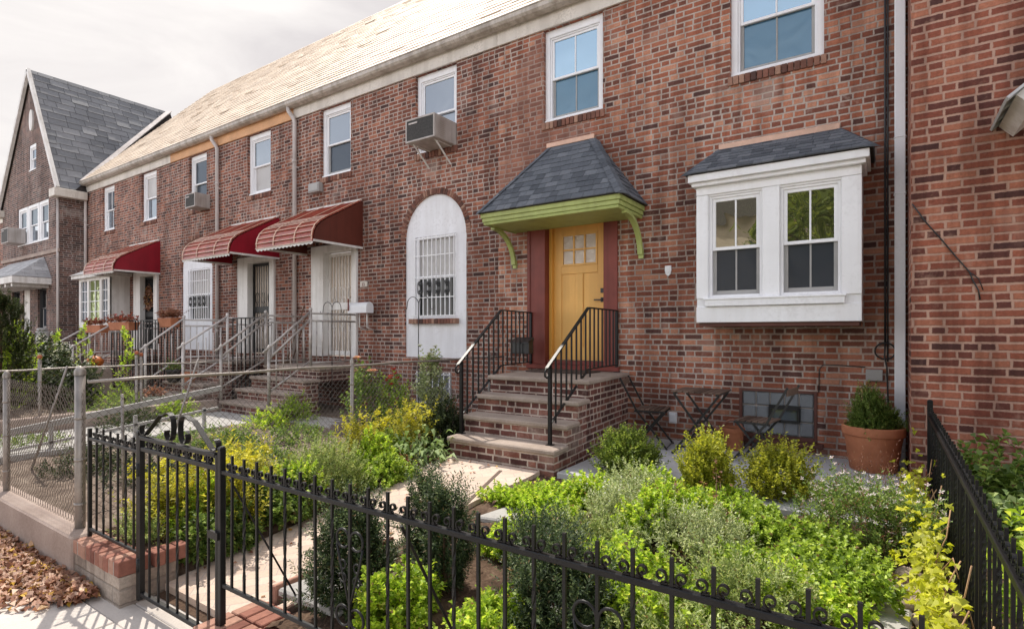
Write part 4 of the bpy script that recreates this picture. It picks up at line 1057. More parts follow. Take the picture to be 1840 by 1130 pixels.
# ================================================================ iron fence and gate
FY = -5.42
def scroll_pair(mb, x, y, z, r=.021, axis='x'):
    for s in (-1, 1):
        pts = []
        for k in range(15):
            a = -math.pi / 2 + k * .52; rr = r * (1 - k * .045)
            dx = s * (.010 + r + rr * math.cos(a) * -1 * .95); dz = r + .002 + rr * math.sin(a)
            pts.append((x + dx, y, z + dz) if axis == 'x' else (x, y + dx, z + dz))
        pts = [((x + s * .009, y, z + .004) if axis == 'x' else (x, y + s * .009, z + .004))] + pts[:]
        mb.strip(pts, (0,1,0) if axis == 'x' else (1,0,0), .013, .0045)
    return mb
def picket(mb, x, y, z0, z1, w=.0115, twist=False):
    if not twist:
        a = w/2; j = (hash2(x * 7, z0) - .5) * .007; k = (hash2(x * 3, y + 2) - .5) * .006
        return mb.hexa([(x-a,y-a,z0),(x+a,y-a,z0),(x+a,y+a,z0),(x-a,y+a,z0)], [(x-a+j,y-a+k,z1),(x+a+j,y-a+k,z1),(x+a+j,y+a+k,z1),(x-a+j,y+a+k,z1)])
    n = 26; vs = []; fs = []
    for i in range(n + 1):
        t = i / n; a = math.pi / 4 + (cl((t - .12) / .66)) * 9.4; r = w * .70
        vs += [(x + r*math.cos(a + k*math.pi/2), y + r*math.sin(a + k*math.pi/2), lerp(z0, z1, t)) for k in range(4)]
    for i in range(n):
        for k in range(4): fs.append((i*4+k, i*4+(k+1) % 4, i*4+4+(k+1) % 4, i*4+4+k))
    fs += [(3,2,1,0), tuple(n*4+k for k in range(4))]
    return mb.add(vs, fs)
BI = 'black_iron'
def heart(mb, x, y, z, sc=1.0):
    """wrought scroll panel between pickets: C scrolls either side of a picket"""
    for s in (-1, 1):
        pts = [(.005, -.36)] 
        big = [(.050 + .046 * math.cos(a), -.02 + .046 * math.sin(a)) for a in [math.pi - k * .42 for k in range(14)]]
        low = [(.05 + .05 * math.cos(a), -.40 + .05 * math.sin(a)) for a in [math.pi + k * .42 for k in range(14)]]
        st = [(.006, -.22), (.050 * .25, -.14)]
        def P(q): return (x + s * q[0] * sc, y, z + q[1] * sc)
        mb.tube([P((.004, -.05))] + [P(q) for q in big], .0058, 6); mb.tube([P((.004, -.37))] + [P(q) for q in low], .0058, 6)
        mb.tube([P(q) for q in [(.094, -.05), (.075, -.13), (.035, -.24), (.008, -.33)]], .0055, 6)
        for cz in (-.15, -.215): mb.tube([P((.052 + .022 * math.cos(a) * (1 if cz > -.2 else 1.2), cz + .022 * math.sin(a))) for a in [k * .5 for k in range(12)]], .0042, 5)
    return mb
def fence_run(h, axis, fixed, a, b, ztop, zbot, over, spacing, hearts=(), start=None, rails=None, twist_every=3, zfun=None, scroll=True):
    n = int(abs(b - a) / spacing); sg = 1 if b > a else -1
    for z, hh, ww in rails or ((ztop, .022, .024), (zbot, .022, .018)):
        r = MB()
        if axis == 'x': r.box(min(a, b), max(a, b), fixed - ww/2, fixed + ww/2, z - hh/2, z + hh/2)
        else: r.box(fixed - ww/2, fixed + ww/2, min(a, b), max(a, b), z - hh/2, z + hh/2)
        part('rail', r, M[BI], h, .003)
    for i in range(1, n + 1):
        c = a + sg * spacing * i
        if abs(c - b) < spacing * .4: continue
        x, y = (c, fixed) if axis == 'x' else (fixed, c)
        j = (hash2(i, a) - .5) * .006
        p = MB(); picket(p, x, y, zbot - .012, ztop + over + j, twist=(i % twist_every == 2))
        po = part('picket', p, M[BI], h)
        if scroll: part('scroll', scroll_pair(MB(), x, y, ztop + .013, axis=axis), M[BI], po)
        if i in hearts: part('scroll_panel', heart(MB(), x, y, ztop - .131, .88), M[BI], po)
def post(h, x, y, z0, z1, w=.04, cap=True):
    p = MB(); p.box(x - w/2, x + w/2, y - w/2, y + w/2, z0, z1)
    if cap: p.hexa([(x-w*.6,y-w*.6,z1),(x+w*.6,y-w*.6,z1),(x+w*.6,y+w*.6,z1),(x-w*.6,y+w*.6,z1)], [(x-w*.3,y-w*.3,z1+.015),(x+w*.3,y-w*.3,z1+.015),(x+w*.3,y+w*.3,z1+.015),(x-w*.3,y+w*.3,z1+.015)])
    part('post', p, M[BI], h, .003)
GA, GB = -3.895, -2.958
FL = thing('iron_fence', 'short black iron fence panel standing on the brick pier by the gate', 'fence', (-4.3, FY, -1.45))
post(FL, -4.70, FY, -1.46, -.68, .024, False); post(FL, GA - .019, FY, -1.69, -.63, .03)
fence_run(FL, 'x', FY, -4.70, GA - .034, -.752, -1.395, .085, .117)
FF = thing('iron_fence', 'long black iron fence with scrolls and heart panels across the front garden', 'fence', (-1.3, FY, -1.52))
post(FF, GB + .017, FY, -1.56, -.62, .032); post(FF, .33, FY, -1.56, -.62, .045)
fence_run(FF, 'x', FY, GB, .33, -.742, -1.345, .094, .1165, hearts=(9, 19))
for xa in (GB + .06, -1.62, -.2): part('brace', MB().bar((xa, FY + .02, -.78), (xa + .12, FY + .34, -1.50), .016, .010), M[BI], FF)
FR = thing('iron_fence', 'black iron side fence running from the front to the red brick house', 'fence', (.33, -3.1, -1.45))
post(FR, .33, -.95, -1.5, -.60, .04)
fence_run(FR, 'y', .33, -5.40, -.93, -.73, -1.36, .09, .1165, rails=((-.73, .03, .034), (-1.36, .026, .02)))
def gate():
    h = thing('iron_gate', 'black iron garden gate topped with a wrought scroll crest', 'gate', (GA, FY, -1.68))
    f = MB(); 
    f.box(GA, GA + .022, FY - .016, FY + .016, -1.675, -.645); f.box(GB - .024, GB - .002, FY - .016, FY + .016, -1.66, -.655)
    f.box(GA + .022, GB - .024, FY - .018, FY + .018, -.672, -.648); f.box(GA + .022, GB - .024, FY - .013, FY + .013, -.742, -.716); f.box(GA + .022, GB - .024, FY - .014, FY + .014, -1.655, -1.63)
    part('gate_frame', f, M[BI], h, .003)
    for i in range(1, 8):
        x = lerp(GA, GB, i / 8); p = MB(); picket(p, x, FY, -1.64, -.665, twist=i % 2 == 0); po = part('picket', p, M[BI], h)
        part('scroll', scroll_pair(MB(), x, FY, -.716, .019), M[BI], po)
    c = MB(); xm = (GA + GB) / 2
    for s in (-1, 1):
        # strap: curl at the gate end, straight rise, round shoulder, drop and inner curl
        pts = [(.455 - .028 + .030*math.cos(a), .040 + .030*math.sin(a)) for a in [1.9 - k*.45 for k in range(10)]]
        pts += [(.40, .008), (.33, .058), (.20, .150)]
        pts += [(.105 + .062*math.cos(a), .118 + .052*math.sin(a)) for a in [.75 + k*.4 for k in range(7)]]
        pts += [(.040, .085), (.045, .045)] + [(.088 + .040*math.cos(a), .046 + .036*math.sin(a)) for a in [3.3 + k*.45 for k in range(9)]]
        c.strip([(xm + s*px, FY, -.646 + pz) for px, pz in pts], (0,1,0), .030, .006)
    part('crest', c, M[BI], h)
    l = MB(); l.box(GB - .06, GB + .03, FY - .032, FY - .0165, -1.10, -1.06)
    part('latch', l, M[BI], h)
    for za in (-1.5, -.9): part('hinge', MB().tube([(GA, FY - .01, za), (GA, FY - .01, za + .08)], .018, 8), M[BI], h)
gate()
# brick pier, brick kerb, concrete wall
def pier():
    h = thing('brick_pier', 'low grey block pier with red brick coping beside the iron gate', 'planter', (-4.35, -5.35, GZ))
    b = MB(); b.box(-4.71, -3.985, -5.505, -5.17, GZ - .05, -1.54); part('block_base', b, M['brick_pier'], h)
    c = MB(); r = random.Random(5)
    for i in range(10):
        x = -4.715 + .0735 * i
        c.box(x + .004, x + .0695, -5.52 + r.random()*.008, -5.33 + r.random()*.01, -1.539, -1.44 - r.random()*.008)
    for i in range(3):
        y = -5.31 + .075 * i; c.box(-4.10, -3.975 + r.random()*.008, y + .003, y + .069, -1.539, -1.445)
    part('coping', c, M['header'], h, .005)
    s = MB(); s.box(-4.70, -4.10, -5.325, -5.18, -1.5385, -1.462); part('soil', s, M['soil'], h)
    m = MB(); m.box(-4.71, -3.99, -5.512, -5.33, -1.538, -1.452); part('mortar', m, M['mortar'], h)
pier()
def kerb_brick():
    h = thing('brick_kerb', 'red brick kerb under the long front iron fence', 'kerb', (-1.3, -5.3, GZ))
    b = MB(); b.box(-3.055, .40, -5.505, -5.13, GZ - .05, -1.645); part('base', b, M['brick_stoop'], h)
    c = MB(); r = random.Random(9)
    nx = 45
    for i in range(nx):
        x = -3.065 + .0775 * i
        for (ya, yb) in ((-5.515, -5.31), (-5.305, -5.12)):
            c.box(x + .004, x + .0735, ya + r.random()*.006, yb - .004, -1.644, -1.562 - r.random()*.008)
    part('coping', c, M['header'], h, .005)
    e = MB()
    for i in range(5): e.hexa([(-3.02, -5.10 + .19*i, -1.6), (-2.95, -5.10 + .19*i, -1.6), (-2.95, -4.925 + .19*i, -1.6), (-3.02, -4.925 + .19*i, -1.6)], [(-3.0, -5.10 + .19*i, -1.49), (-2.94, -5.10 + .19*i, -1.47), (-2.94, -4.925 + .19*i, -1.47), (-3.0, -4.925 + .19*i, -1.49)])
    part('edging_brick', e, M['header'], h, .006)
kerb_brick()
w = MB(); w.box(-34, -4.712, -5.525, -5.32, GZ - .05, -1.432)
solo('low_wall', w, M['concrete'], 'low pinkish concrete wall under the chain link fence by the pavement', 'wall', loc=(-12, -5.4, GZ), bevel=.012)

# ================================================================ chain link fences
def chain_mesh(P, Q, z0, z1, d=.062, r=.0017, sag=0):
    """diagonal wires in the vertical plane from P to Q"""
    b = MB(); P = Vector((P[0], P[1], 0)); Q = Vector((Q[0], Q[1], 0)); Lh = (Q - P).length; U = (Q - P).normalized(); H = z1 - z0; W = Vector((U.y, -U.x, 0))
    n = int((Lh + H) / d)
    for s in (0, 1):
        for i in range(n):
            a = i * d - H; u0, v0, u1, v1 = a, 0.0, a + H, H
            if u0 < 0: v0 = -u0; u0 = 0
            if u1 > Lh: v1 = H - (u1 - Lh); u1 = Lh
            if v1 - v0 < .02: continue
            if s: u0, u1 = Lh - u0, Lh - u1
            m = max(2, int((v1 - v0) / d)); pts = []
            for k in range(m + 1):
                t = k / m; u = lerp(u0, u1, t); v = lerp(v0, v1, t)
                pts.append(P + U * (u + (hash2(i, k) - .5) * .004) + Vector((0, 0, z0 + v)) + W * (.004 * (1 if (k + s) % 2 else -1)))
            b.tube(pts, r, 3, False)
    # knuckled top edge
    for i in range(int(Lh / d)):
        p = P + U * (i * d); b.tube([p + Vector((0,0,z1)), p + U * .008 + Vector((0,0,z1 + .018)), p + U * .016 + Vector((0,0,z1))], r, 3, False)
    return b
def chain_fence(label, P, Q, z0, z1, posts, rail=True, pr=.019, cap='galv', mesh=True, zt=None, kw=None):
    h = thing('chain_link_fence', label, 'fence', ((P[0]+Q[0])/2, (P[1]+Q[1])/2, z0))
    zt = zt or z1
    if rail:
        r = MB(); n = 14; r.tube([(lerp(P[0], Q[0], i/n), lerp(P[1], Q[1], i/n), zt + .006 * math.sin(i * 1.7)) for i in range(n + 1)], .0125, 8); part('top_rail', r, M['galv'], h)
        r = MB(); r.tube([(P[0], P[1], z0 + .08), (Q[0], Q[1], z0 + .08)], .003, 4); part('tension_wire', r, M['wire'], h)
    for t, rr, top in posts:
        x, y = lerp(P[0], Q[0], t), lerp(P[1], Q[1], t); p = MB()
        p.tube([(x, y, z0 - .25), (x, y, top)], rr, 12)
        p.lathe([(rr * 1.12, 0), (rr * 1.12, .03), (rr * .9, .045), (rr * .45, .062), (0, .068)], (x, y, top - .01), 12)
        for q in (.18, .5, .8): p.tube([(x, y, lerp(z0, zt, q)), (x, y, lerp(z0, zt, q) + .02)], rr * 1.12, 12)
        po = part('post', p, M['galv'], h)
        if cap == 'rust': k = MB(); k.lathe([(rr*1.3, 0), (rr*1.4, .03), (rr*.8, .05), (0, .055)], (x, y, top + .055), 10); part('cap', k, M['rust'], po)
    if mesh: part('mesh', chain_mesh(P, Q, z0 + .03, zt, **(kw or {})), M['wire'], h)
    return h
chain_fence('galvanised chain link fence on the low concrete wall by the pavement', (-4.83, -5.41), (-16, -5.41), -1.45, -.43, [(0.007, .034, -.30), (.16, .026, -.40), (.42, .03, -.40), (.7, .03, -.40)], rail=False, kw=dict(d=.055, r=.0019))
chain_fence('galvanised chain link fence between the flower garden and the neighbouring yard', (-4.86, -5.38), (-4.86, -.03), -1.42, -.36, [(.455, .021, -.33), (.93, .021, -.33)], kw=dict(d=.062, r=.0017))
chain_fence('far chain link fence with rust capped posts across the neighbouring yard', (-10.0, -5.38), (-10.0, -.9), -1.42, -.52, [(.10, .022, -.40), (.255, .022, -.42), (.53, .022, -.40), (.545, .02, -.43)], cap='rust', kw=dict(d=.09, r=.0019))
# leaning poles and a white border plank in the neighbouring yard
for (a, b, lab) in (((-6.2, -4.3, -1.46), (-6.05, -4.0, -.28), 'white pole leaning on the side fence behind the gate crest'), ((-7.5, -5.0, -1.46), (-7.3, -4.75, -.36), 'thin white pole standing behind the pavement chain link fence'), ((-4.98, -5.1, -1.5), (-4.96, -5.12, -.48), 'short white pole beside the thick chain link corner post')):
    t = MB(); t.tube([a, b], .011, 8); o = solo('garden_pole', t, M['galv'], lab, 'pole', loc=a)
t = MB(); t.bar((-8.3, -5.0, -1.14), (-8.3, -2.55, -.83), .05, .07); t.bar((-8.3, -5.0, -1.35), (-8.3, -2.6, -1.12), .04, .03)
for y in (-4.6, -3.7, -2.8): t.box(-8.32, -8.28, y - .02, y + .02, -1.5, -1.1)
solo('timber_rail', t, M['plastic_grey'], 'sloping white timber rail beside the neighbouring path', 'rail', loc=(-8.3, -3.8, -1.42))
t = MB(); t.box(-9.95, -9.8, -5.2, -1.8, -1.5, -1.18); solo('garden_kerb', t, M['concrete'], 'pale concrete kerb along the far chain link fence', 'kerb', loc=(-9.9, -3.5, -1.42), bevel=.01)

# ================================================================ neighbouring stoops
def stoop2(label, x0, x1, zl, yd, n=4, run=.28, ground=-1.40):
    h = thing('brick_stoop', label, 'stoop', ((x0+x1)/2, -yd, ground)); b = MB(); rise = (zl - ground) / n
    tops = []
    for i in range(n):
        y = -yd - run * (n - 1 - i); z = ground + rise * (i + 1); za = ground - .1 if i == 0 else ground + rise * i - .055
        b.box(x0 + .015, x1 - .015, y + .018, -.001 if i == n-1 else -yd, za + .0005, z - .055); tops.append((y, z))
    part('brick_base', b, M['brick_stoop'], h)
    for i, (y, z) in enumerate(tops):
        t = MB(); t.box(x0 - .02, x1 + .02, y - .01, (tops[i+1][0] + .03 if i < n-1 else -.001), z - .055, z); part('tread', t, M['stone'], h, .01)
    return tops
def pipe_rail(label, x, y0, z0, y1, z1, foot0, foot1, ywall, mat, group, double=True, square=False, level=True, nb=6):
    """sloping rail from (y0,z0) up to (y1,z1), level run back to the wall"""
    h = thing('stair_railing', label, 'railing', (x, y0, foot0), group)
    r = MB(); r.tube([(x, y0 - .1, z0 - .05), (x, y1, z1)], .021, 8)
    if double: r.tube([(x, y0 - .02, z0 - .17), (x, y1, z1 - .14)], .019, 8)
    r.tube([(x, y0 - .0, foot0 + .22), (x, y1, foot1 + .12)], .017, 8)
    part('handrail', r, M[mat], h)
    for y, za, zb in ((y0, foot0, z0), (y1, foot1, z1)):
        p = MB(); p.tube([(x, y, za), (x, y, zb + .02)], .026, 8); p.lathe([(.03, 0), (.034, .02), (.018, .045), (0, .05)], (x, y, zb + .02), 10); part('post', p, M[mat], h)
    for i in range(1, nb):
        t = i / nb; y = lerp(y0, y1, t); p = MB(); p.tube([(x, y, lerp(foot0, foot1, t) + .18), (x, y, lerp(z0, z1, t) - .13)], .010, 6); part('baluster', p, M[mat], h)
    if level:
        for zr in (z1 - .03, z1 - .16, foot1 + .08): part('rail', MB().tube([(x, y1, zr), (x, ywall, zr)], .017, 8), M[mat], h)
        for i in range(1, 8):
            y = lerp(y1, ywall, i / 8); p = MB(); p.tube([(x, y, foot1 + .08), (x, y, z1 - .16)], .009, 6); part('baluster', p, M[mat], h)
stoop2('brick stoop with stone treads below the white grille door', -9.75, -8.12, -.60, .95, 4)
pipe_rail('worn steel pipe railing beside the roses, nearest on the white grille door stoop', -8.25, -1.80, -.27, -1.02, .37, -1.18, -.60, -.03, 'rail_worn', 'steel pipe railings of the white grille door stoop')
pipe_rail('worn steel pipe railing on the downspout side of the white grille door stoop', -9.70, -1.80, -.27, -.95, .36, -1.18, -.62, -.03, 'rail_worn', 'steel pipe railings of the white grille door stoop')
stoop2('brick stoop with stone treads below the black grille door', -12.4, -10.8, -.58, 1.0, 4)
pipe_rail('white handrail with black balusters nearest on the black grille door stoop', -10.95, -1.85, -.25, -1.0, .33, -1.2, -.58, -.03, 'white_rail', 'white handrails of the black grille door stoop', False)
pipe_rail('white handrail with black balusters beside the barred arched window', -12.5, -1.85, -.3, -1.1, .31, -1.2, -.6, -.03, 'white_rail', 'white handrails of the black grille door stoop', False)
stoop2('brick stoop below the door with the autumn wreath', -17.8, -16.1, -.58, 1.0, 4)
pipe_rail('white handrail by the wreath door, on the awning end side', -16.2, -1.9, -.35, -1.0, .28, -1.2, -.58, -.03, 'white_rail', 'white handrails of the wreath door stoop', False)
pipe_rail('white handrail of the wreath door stoop, beside the small white bay', -17.85, -1.9, -.4, -1.0, .2, -1.2, -.6, -.03, 'white_rail', 'white handrails of the wreath door stoop', False)
def porch_fence(label, x0, x1, y, z0, z1):
    h = thing('porch_railing', label, 'railing', ((x0+x1)/2, y, z0)); part('rail', MB().box(x0, x1, y - .012, y + .012, z1 - .02, z1), M[BI], h); part('rail', MB().box(x0, x1, y - .01, y + .01, z0 + .06, z0 + .08), M[BI], h)
    n = int((x1 - x0) / .14)
    for i in range(n + 1): x = lerp(x0, x1, i / n); b = MB(); b.box(x - .009, x + .009, y - .009, y + .009, z0, z1 - .0205); part('baluster', b, M[BI], h)
porch_fence('black iron porch railing in front of the barred arched window', -15.0, -12.55, -1.15, -1.35, .30)
porch_fence('black iron porch railing under the red flower boxes', -16.05, -15.1, -1.15, -1.35, .02)
porch_fence('black iron railing behind the pale railings of the white grille door', -10.75, -9.85, -1.0, -1.35, .30)

# ================================================================ air conditioners, mailbox, hooks
def ac(label, x0, x1, z0, z1, yf, yb, brace=True):
    h = thing('air_conditioner', label, 'air conditioner', ((x0+x1)/2, yf, z0)); b = MB(); b.box(x0, x1, yf + .02, yb, z0, z1); part('case', b, M['ac_case'], h, .012)
    f = ring(MB(), x0, x1, z0, z1, yf, yf + .0195, .03, .03, .03, .03); part('front_frame', f, M['ac_case'], h, .004)
    g = MB(); g.box(x0 + .03, x1 - .03, yf + .008, yf + .019, z0 + .03, z1 - .03)
    n = 14
    for i in range(n): z = lerp(z0 + .04, z1 - .04, i / (n - 1)); g.box(x0 + .03, x1 - .03, yf + .002, yf + .0079, z - .004, z + .004)
    part('grille', g, M['ac_grille'], h)
    w = (x1 - x0); bd = MB(); bd.box(x0 + w*.12, x0 + w*.42, yf - .003, yf + .0015, z1 - .095, z1 - .07); part('name_badge', bd, M['pipe'], h)
    s = MB()
    for i in range(9): z = lerp(z0 + .06, z1 - .08, i / 8); s.box(x1 - .002, x1 + .004, yf + .10, yf + .26, z, z + .010)
    part('side_louvre', s, M['ac_case'], h)
    if brace:
        for x in (x0 + .08, x1 - .08):
            k = MB(); k.bar((x, yf + .12, z0 - .003), (x, -.03, z0 - .30), .02, .02); k.bar((x, yf + .1, z0 - .006), (x, -.01, z0 - .006), .024, .012)
            part('bracket', k, M['white_old'], h)
ac('large dark grilled air conditioner in the upper window beside the cream eave', -6.47, -5.84, 3.075, 3.455, -.52, .08)
ac('small air conditioner in an upper window between two downspouts', -14.02, -13.55, 3.00, 3.34, -.36, .05, False)
ac('white air conditioner in the triple window of the gabled house', -24.95, -24.2, 3.02, 3.52, -1.15, -.68, False)
def mailbox2():
    h = thing('mailbox', 'white mailbox with rounded top mounted by the white grille door', 'mailbox', (-7.9, -.2, .35))
    b = MB(); a = [(-.085 , 0), (.085, 0), (.085, .11)] + [(.085*math.cos(t), .11 + .085*math.sin(t)) for t in [k*math.pi/8 for k in range(1, 8)]] + [(-.085, .11)]
    b.prism([(-8.15, -.22 + y, .36 + z) for y, z in reversed(a)], (.5, 0, 0)); part('body', b, M['plastic_white'], h)
    f = MB(); f.box(-8.12, -8.105, -.33, -.31, .40, .62); part('flag', f, M['maroon'], h)
    for xb in (-7.95, -7.75): part('bracket', MB().tube([(xb, -.2, .36), (xb, -.2, .10), (xb, -.005, .05)], .012, 6), M['white_old'], h)
mailbox2()
def hook(label, x, y, z0, zt, s):
    t = MB(); t.tube([(x, y, z0), (x, y, zt)], .007, 6)
    for q in (-1, 1):
        r = .115 * s; t.tube([(x, y, zt - .25*s)] + [(x + q*(r - r*math.cos(a)), y, zt + r*math.sin(a)) for a in [k*math.pi/10 for k in range(11)]] + [(x + q*(2*r + .01), y, zt - .06), (x + q*(2*r + .05), y, zt - .08), (x + q*(2*r+.08), y, zt - .04)], .006, 6)
    solo('shepherd_hook', t, M['black'], label, 'plant hook', loc=(x, y, z0))
hook('thin double shepherd hook standing before the white arched window', -5.72, -1.0, -1.4, .42, 1.0)
hook('double shepherd hook standing before the white grille door', -8.02, -.75, -1.4, .42, 1.05)
t = MB(); t.tube([(-9.72, -.1, .55), (-9.95, -.35, -.6)], .012, 6); t.tube([(-9.70, -.05, .40), (-9.85, -.3, -.6)], .012, 6); t.box(-10.02,-9.86,-.42,-.3,-.62,-.5)
solo('broom', t, M['twig'], 'broom leaning by the downspout next to the white grille door', 'broom', loc=(-9.85, -.3, -.6))

# ================================================================ bistro set
def wood_slats(mb, x0, x1, y0, y1, z, n, axis, t=.016, gap=.012):
    for i in range(n):
        if axis == 'x':
            w = (y1 - y0) / n; mb.box(x0, x1, y0 + i*w + gap/2, y0 + (i+1)*w - gap/2, z, z + t)
        else:
            w = (x1 - x0) / n; mb.box(x0 + i*w + gap/2, x0 + (i+1)*w - gap/2, y0, y1, z, z + t)
    return mb
PZ = -1.362
def bistro_table(cx, cy):
    h = thing('bistro_table', 'small folding bistro table with dark slatted top on the patio', 'table', (cx, cy, PZ)); z = PZ + .70; a = .27
    part('tabletop', wood_slats(MB(), cx - a, cx + a, cy - a, cy + a, z, 8, 'y'), M['wood'], h, .003)
    for x in (cx - a + .04, cx + a - .04): part('frame_bar', MB().box(x - .012, x + .012, cy - a + .01, cy + a - .01, z - .02, z - .0005), M['black'], h)
    for y in (cy - a + .06, cy + a - .06):
        for s in (-1, 1):
            l = MB(); l.bar((cx + s*(a - .03), y + s*.012, z - .02), (cx - s*(a + .0), y + s*.012, PZ), .024, .010, (0,1,0)); part('leg', l, M['black'], h)
    l = MB(); l.bar((cx - a, cy - a + .06, PZ + .02), (cx - a, cy + a - .06, PZ + .02), .012, .012); l.bar((cx + a, cy - a + .06, PZ + .02), (cx + a, cy + a - .06, PZ + .02), .012, .012); part('stretcher', l, M['black'], h)
bistro_table(-1.72, -.62)
def bistro_chair(label, cx, cy, rz):
    """built facing +x (back at -x) around the origin, then turned"""
    h = thing('bistro_chair', label, 'chair', (0, 0, 0), 'folding bistro chairs by the patio table')
    z = .44; w = .19
    part('seat', wood_slats(MB(), -.17, .19, -w, w, z, 6, 'y'), M['wood'], h, .003)
    part('backrest', MB().box(-.335, -.32, -w, w, .73, .80), M['wood'], h, .004)
    part('seat_rail', MB().box(-.17, .19, -w - .008, -w + .012, z - .02, z - .0005), M['black'], h); part('seat_rail', MB().box(-.17, .19, w - .012, w + .008, z - .02, z - .0005), M['black'], h)
    for y in (-w - .012, w + .012):
        l = MB(); l.bar((-.34, y, .82), (-.14, y, .44), .022, .010, (0,1,0)); l.bar((-.14, y, .44), (.22, y, 0), .022, .010, (0,1,0)); part('back_leg', l, M['black'], h)
        l = MB(); y2 = y * .88; l.bar((.17, y2, .43), (-.20, y2, 0), .022, .010, (0,1,0)); part('leg', l, M['black'], h)
    s = MB(); s.bar((.22, -w, .03), (.22, w, .03), .010, .010); s.bar((-.19, -w*.88, .03), (-.19, w*.88, .03), .010, .010); part('stretcher', s, M['black'], h)
    h.location = (cx, cy, PZ); h.rotation_euler = (0, 0, rz)
bistro_chair('folding slatted bistro chair beside the brick stoop', -2.34, -.50, R(8))
bistro_chair('folding slatted bistro chair before the glass block basement window', -1.10, -.72, R(172))
def pot(label, cx, cy, z0, r, hgt, mat='terracotta', name='terracotta_pot', rim=True, n=36):
    h = thing(name, label, 'flower pot', (cx, cy, z0)); b = MB()
    k = hgt
    prof = [(0, 0), (r*.70, 0), (r*.74, .02*k), (r*.80, .28*k), (r*.815, .30*k), (r*.815, .33*k), (r*.83, .345*k), (r*.87, .60*k), (r*.885, .62*k), (r*.885, .65*k), (r*.90, .67*k), (r*.93, .80*k)]
    part('body', b.lathe(prof, (cx, cy, z0), n), M[mat], h)
    q = MB(); q.lathe([(r*.93, .79*k), (r*.99, .80*k), (r, .82*k), (r, .97*k), (r*.985, 1.0*k), (r*.93, 1.0*k), (r*.90, .97*k), (r*.88, .86*k)], (cx, cy, z0), n); part('rim', q, M[mat], h)
    s = MB(); s.lathe([(0, .885*k), (r*.895, .88*k)], (cx, cy, z0), n); part('soil', s, M['soil_pot'], h)
pot('large banded terracotta pot at the foot of the white downspout', -.095, -.42, PZ, .272, .44)
pot('small terracotta pot half hidden behind the bistro chair', -1.47, -.20, PZ, .13, .26)
t = MB(); t.tube([(-1.60 + .13*math.cos(a) + .13, -.22, PZ + .18 + .17*math.sin(a)) for a in [k*math.pi/12 for k in range(13)]], .012, 7); t.bar((-1.68, -.2, PZ + .26), (-1.58, -.3, PZ + .20), .02, .015)
solo('hose_loop', t, M['header'], 'short reddish hose loop arching over the small terracotta pot', 'hose', loc=(-1.6, -.22, PZ))
for dx, dy, hh in ((-.07, .02, .80), (.02, .04, .86), (.06, -.03, .72)):
    t = MB(); t.tube([(-.10 + dx, -.42 + dy, PZ + .36), (-.10 + dx*1.3, -.42 + dy, PZ + hh)], .006, 6)
    solo('plant_stake', t, M['stake'], 'thin bamboo stake in the big terracotta pot', 'stake', 'bamboo stakes in the big pot', loc=(-.1 + dx, -.42 + dy, PZ + .36))
# flagstones and edging rocks
def flag(label, pts, z=-1.425, t=.05):
    b = MB(); b.prism([(x, y, z - t) for x, y in pts], (0, 0, t)); solo('flagstone', b, M['flag'], label, 'paving stone', 'stepping stones in the flower bed', loc=(pts[0][0], pts[0][1], z), bevel=.012)
flag('grey flagstone between the path and the yew at the kerb', [(-2.93,-5.10),(-2.42,-5.08),(-2.38,-4.62),(-2.88,-4.58)], -1.485)
flag('pale flagstone among lime groundcover near the path', [(-2.62,-3.62),(-2.10,-3.52),(-2.06,-3.05),(-2.52,-3.0)], -1.415)
flag('grey flagstone behind the middle of the front fence', [(-1.55,-4.55),(-1.0,-4.52),(-.86,-4.0),(-1.45,-3.92)], -1.45)
flag('grey flagstone beside the edging rocks and yellow vine', [(-.30,-3.95),(.10,-3.98),(.13,-3.15),(-.14,-3.1)], -1.43)
def rock(x, y, z, s, seed):
    r = random.Random(seed); b = MB(); n, m = 9, 6; ph = [r.uniform(0, 6.28) for _ in range(4)]; sx, sy, sz = s * r.uniform(.8, 1.25), s * r.uniform(.7, 1.1), s * r.uniform(.45, .6)
    vs = []; fs = []
    for j in range(m + 1):
        v = math.pi * j / m
        for i in range(n):
            u = 2*math.pi*i/n; k = 1 + .12*math.sin(2*u + ph[0]) + .10*math.sin(3*u + 2*v + ph[1]); vs.append((x + sx*k*math.sin(v)*math.cos(u), y + sy*k*math.sin(v)*math.sin(u), z + sz*k*math.cos(v)))
    for j in range(m):
        for i in range(n): fs.append((j*n+i, (j+1)*n+i, (j+1)*n+(i+1) % n, j*n+(i+1) % n))
    b.add(vs, fs, True)
    solo('edging_rock', b, M['rock'], 'rounded tan rock edging the bed between the flagstone and the yellow vine', 'rock', 'edging rocks by the yellow vine', loc=(x, y, z))
for i in range(9): rock(.10 + .06*(i % 2) + .01*i*.3, -4.2 + .2*i - .02*(i % 3), -1.42, .055 + .018*hash2(i, 3), 100 + i)
cb = MB(); cb.hexa([(-.72,-3.36,-1.42),(-.54,-3.33,-1.42),(-.55,-3.25,-1.42),(-.73,-3.28,-1.42)], [(-.72,-3.36,-1.36),(-.54,-3.33,-1.355),(-.55,-3.25,-1.36),(-.73,-3.28,-1.365)]); solo('loose_brick', cb, M['header'], 'loose red brick lying among the green clumps on the soil', 'brick', loc=(-.63, -3.3, -1.42), bevel=.008)
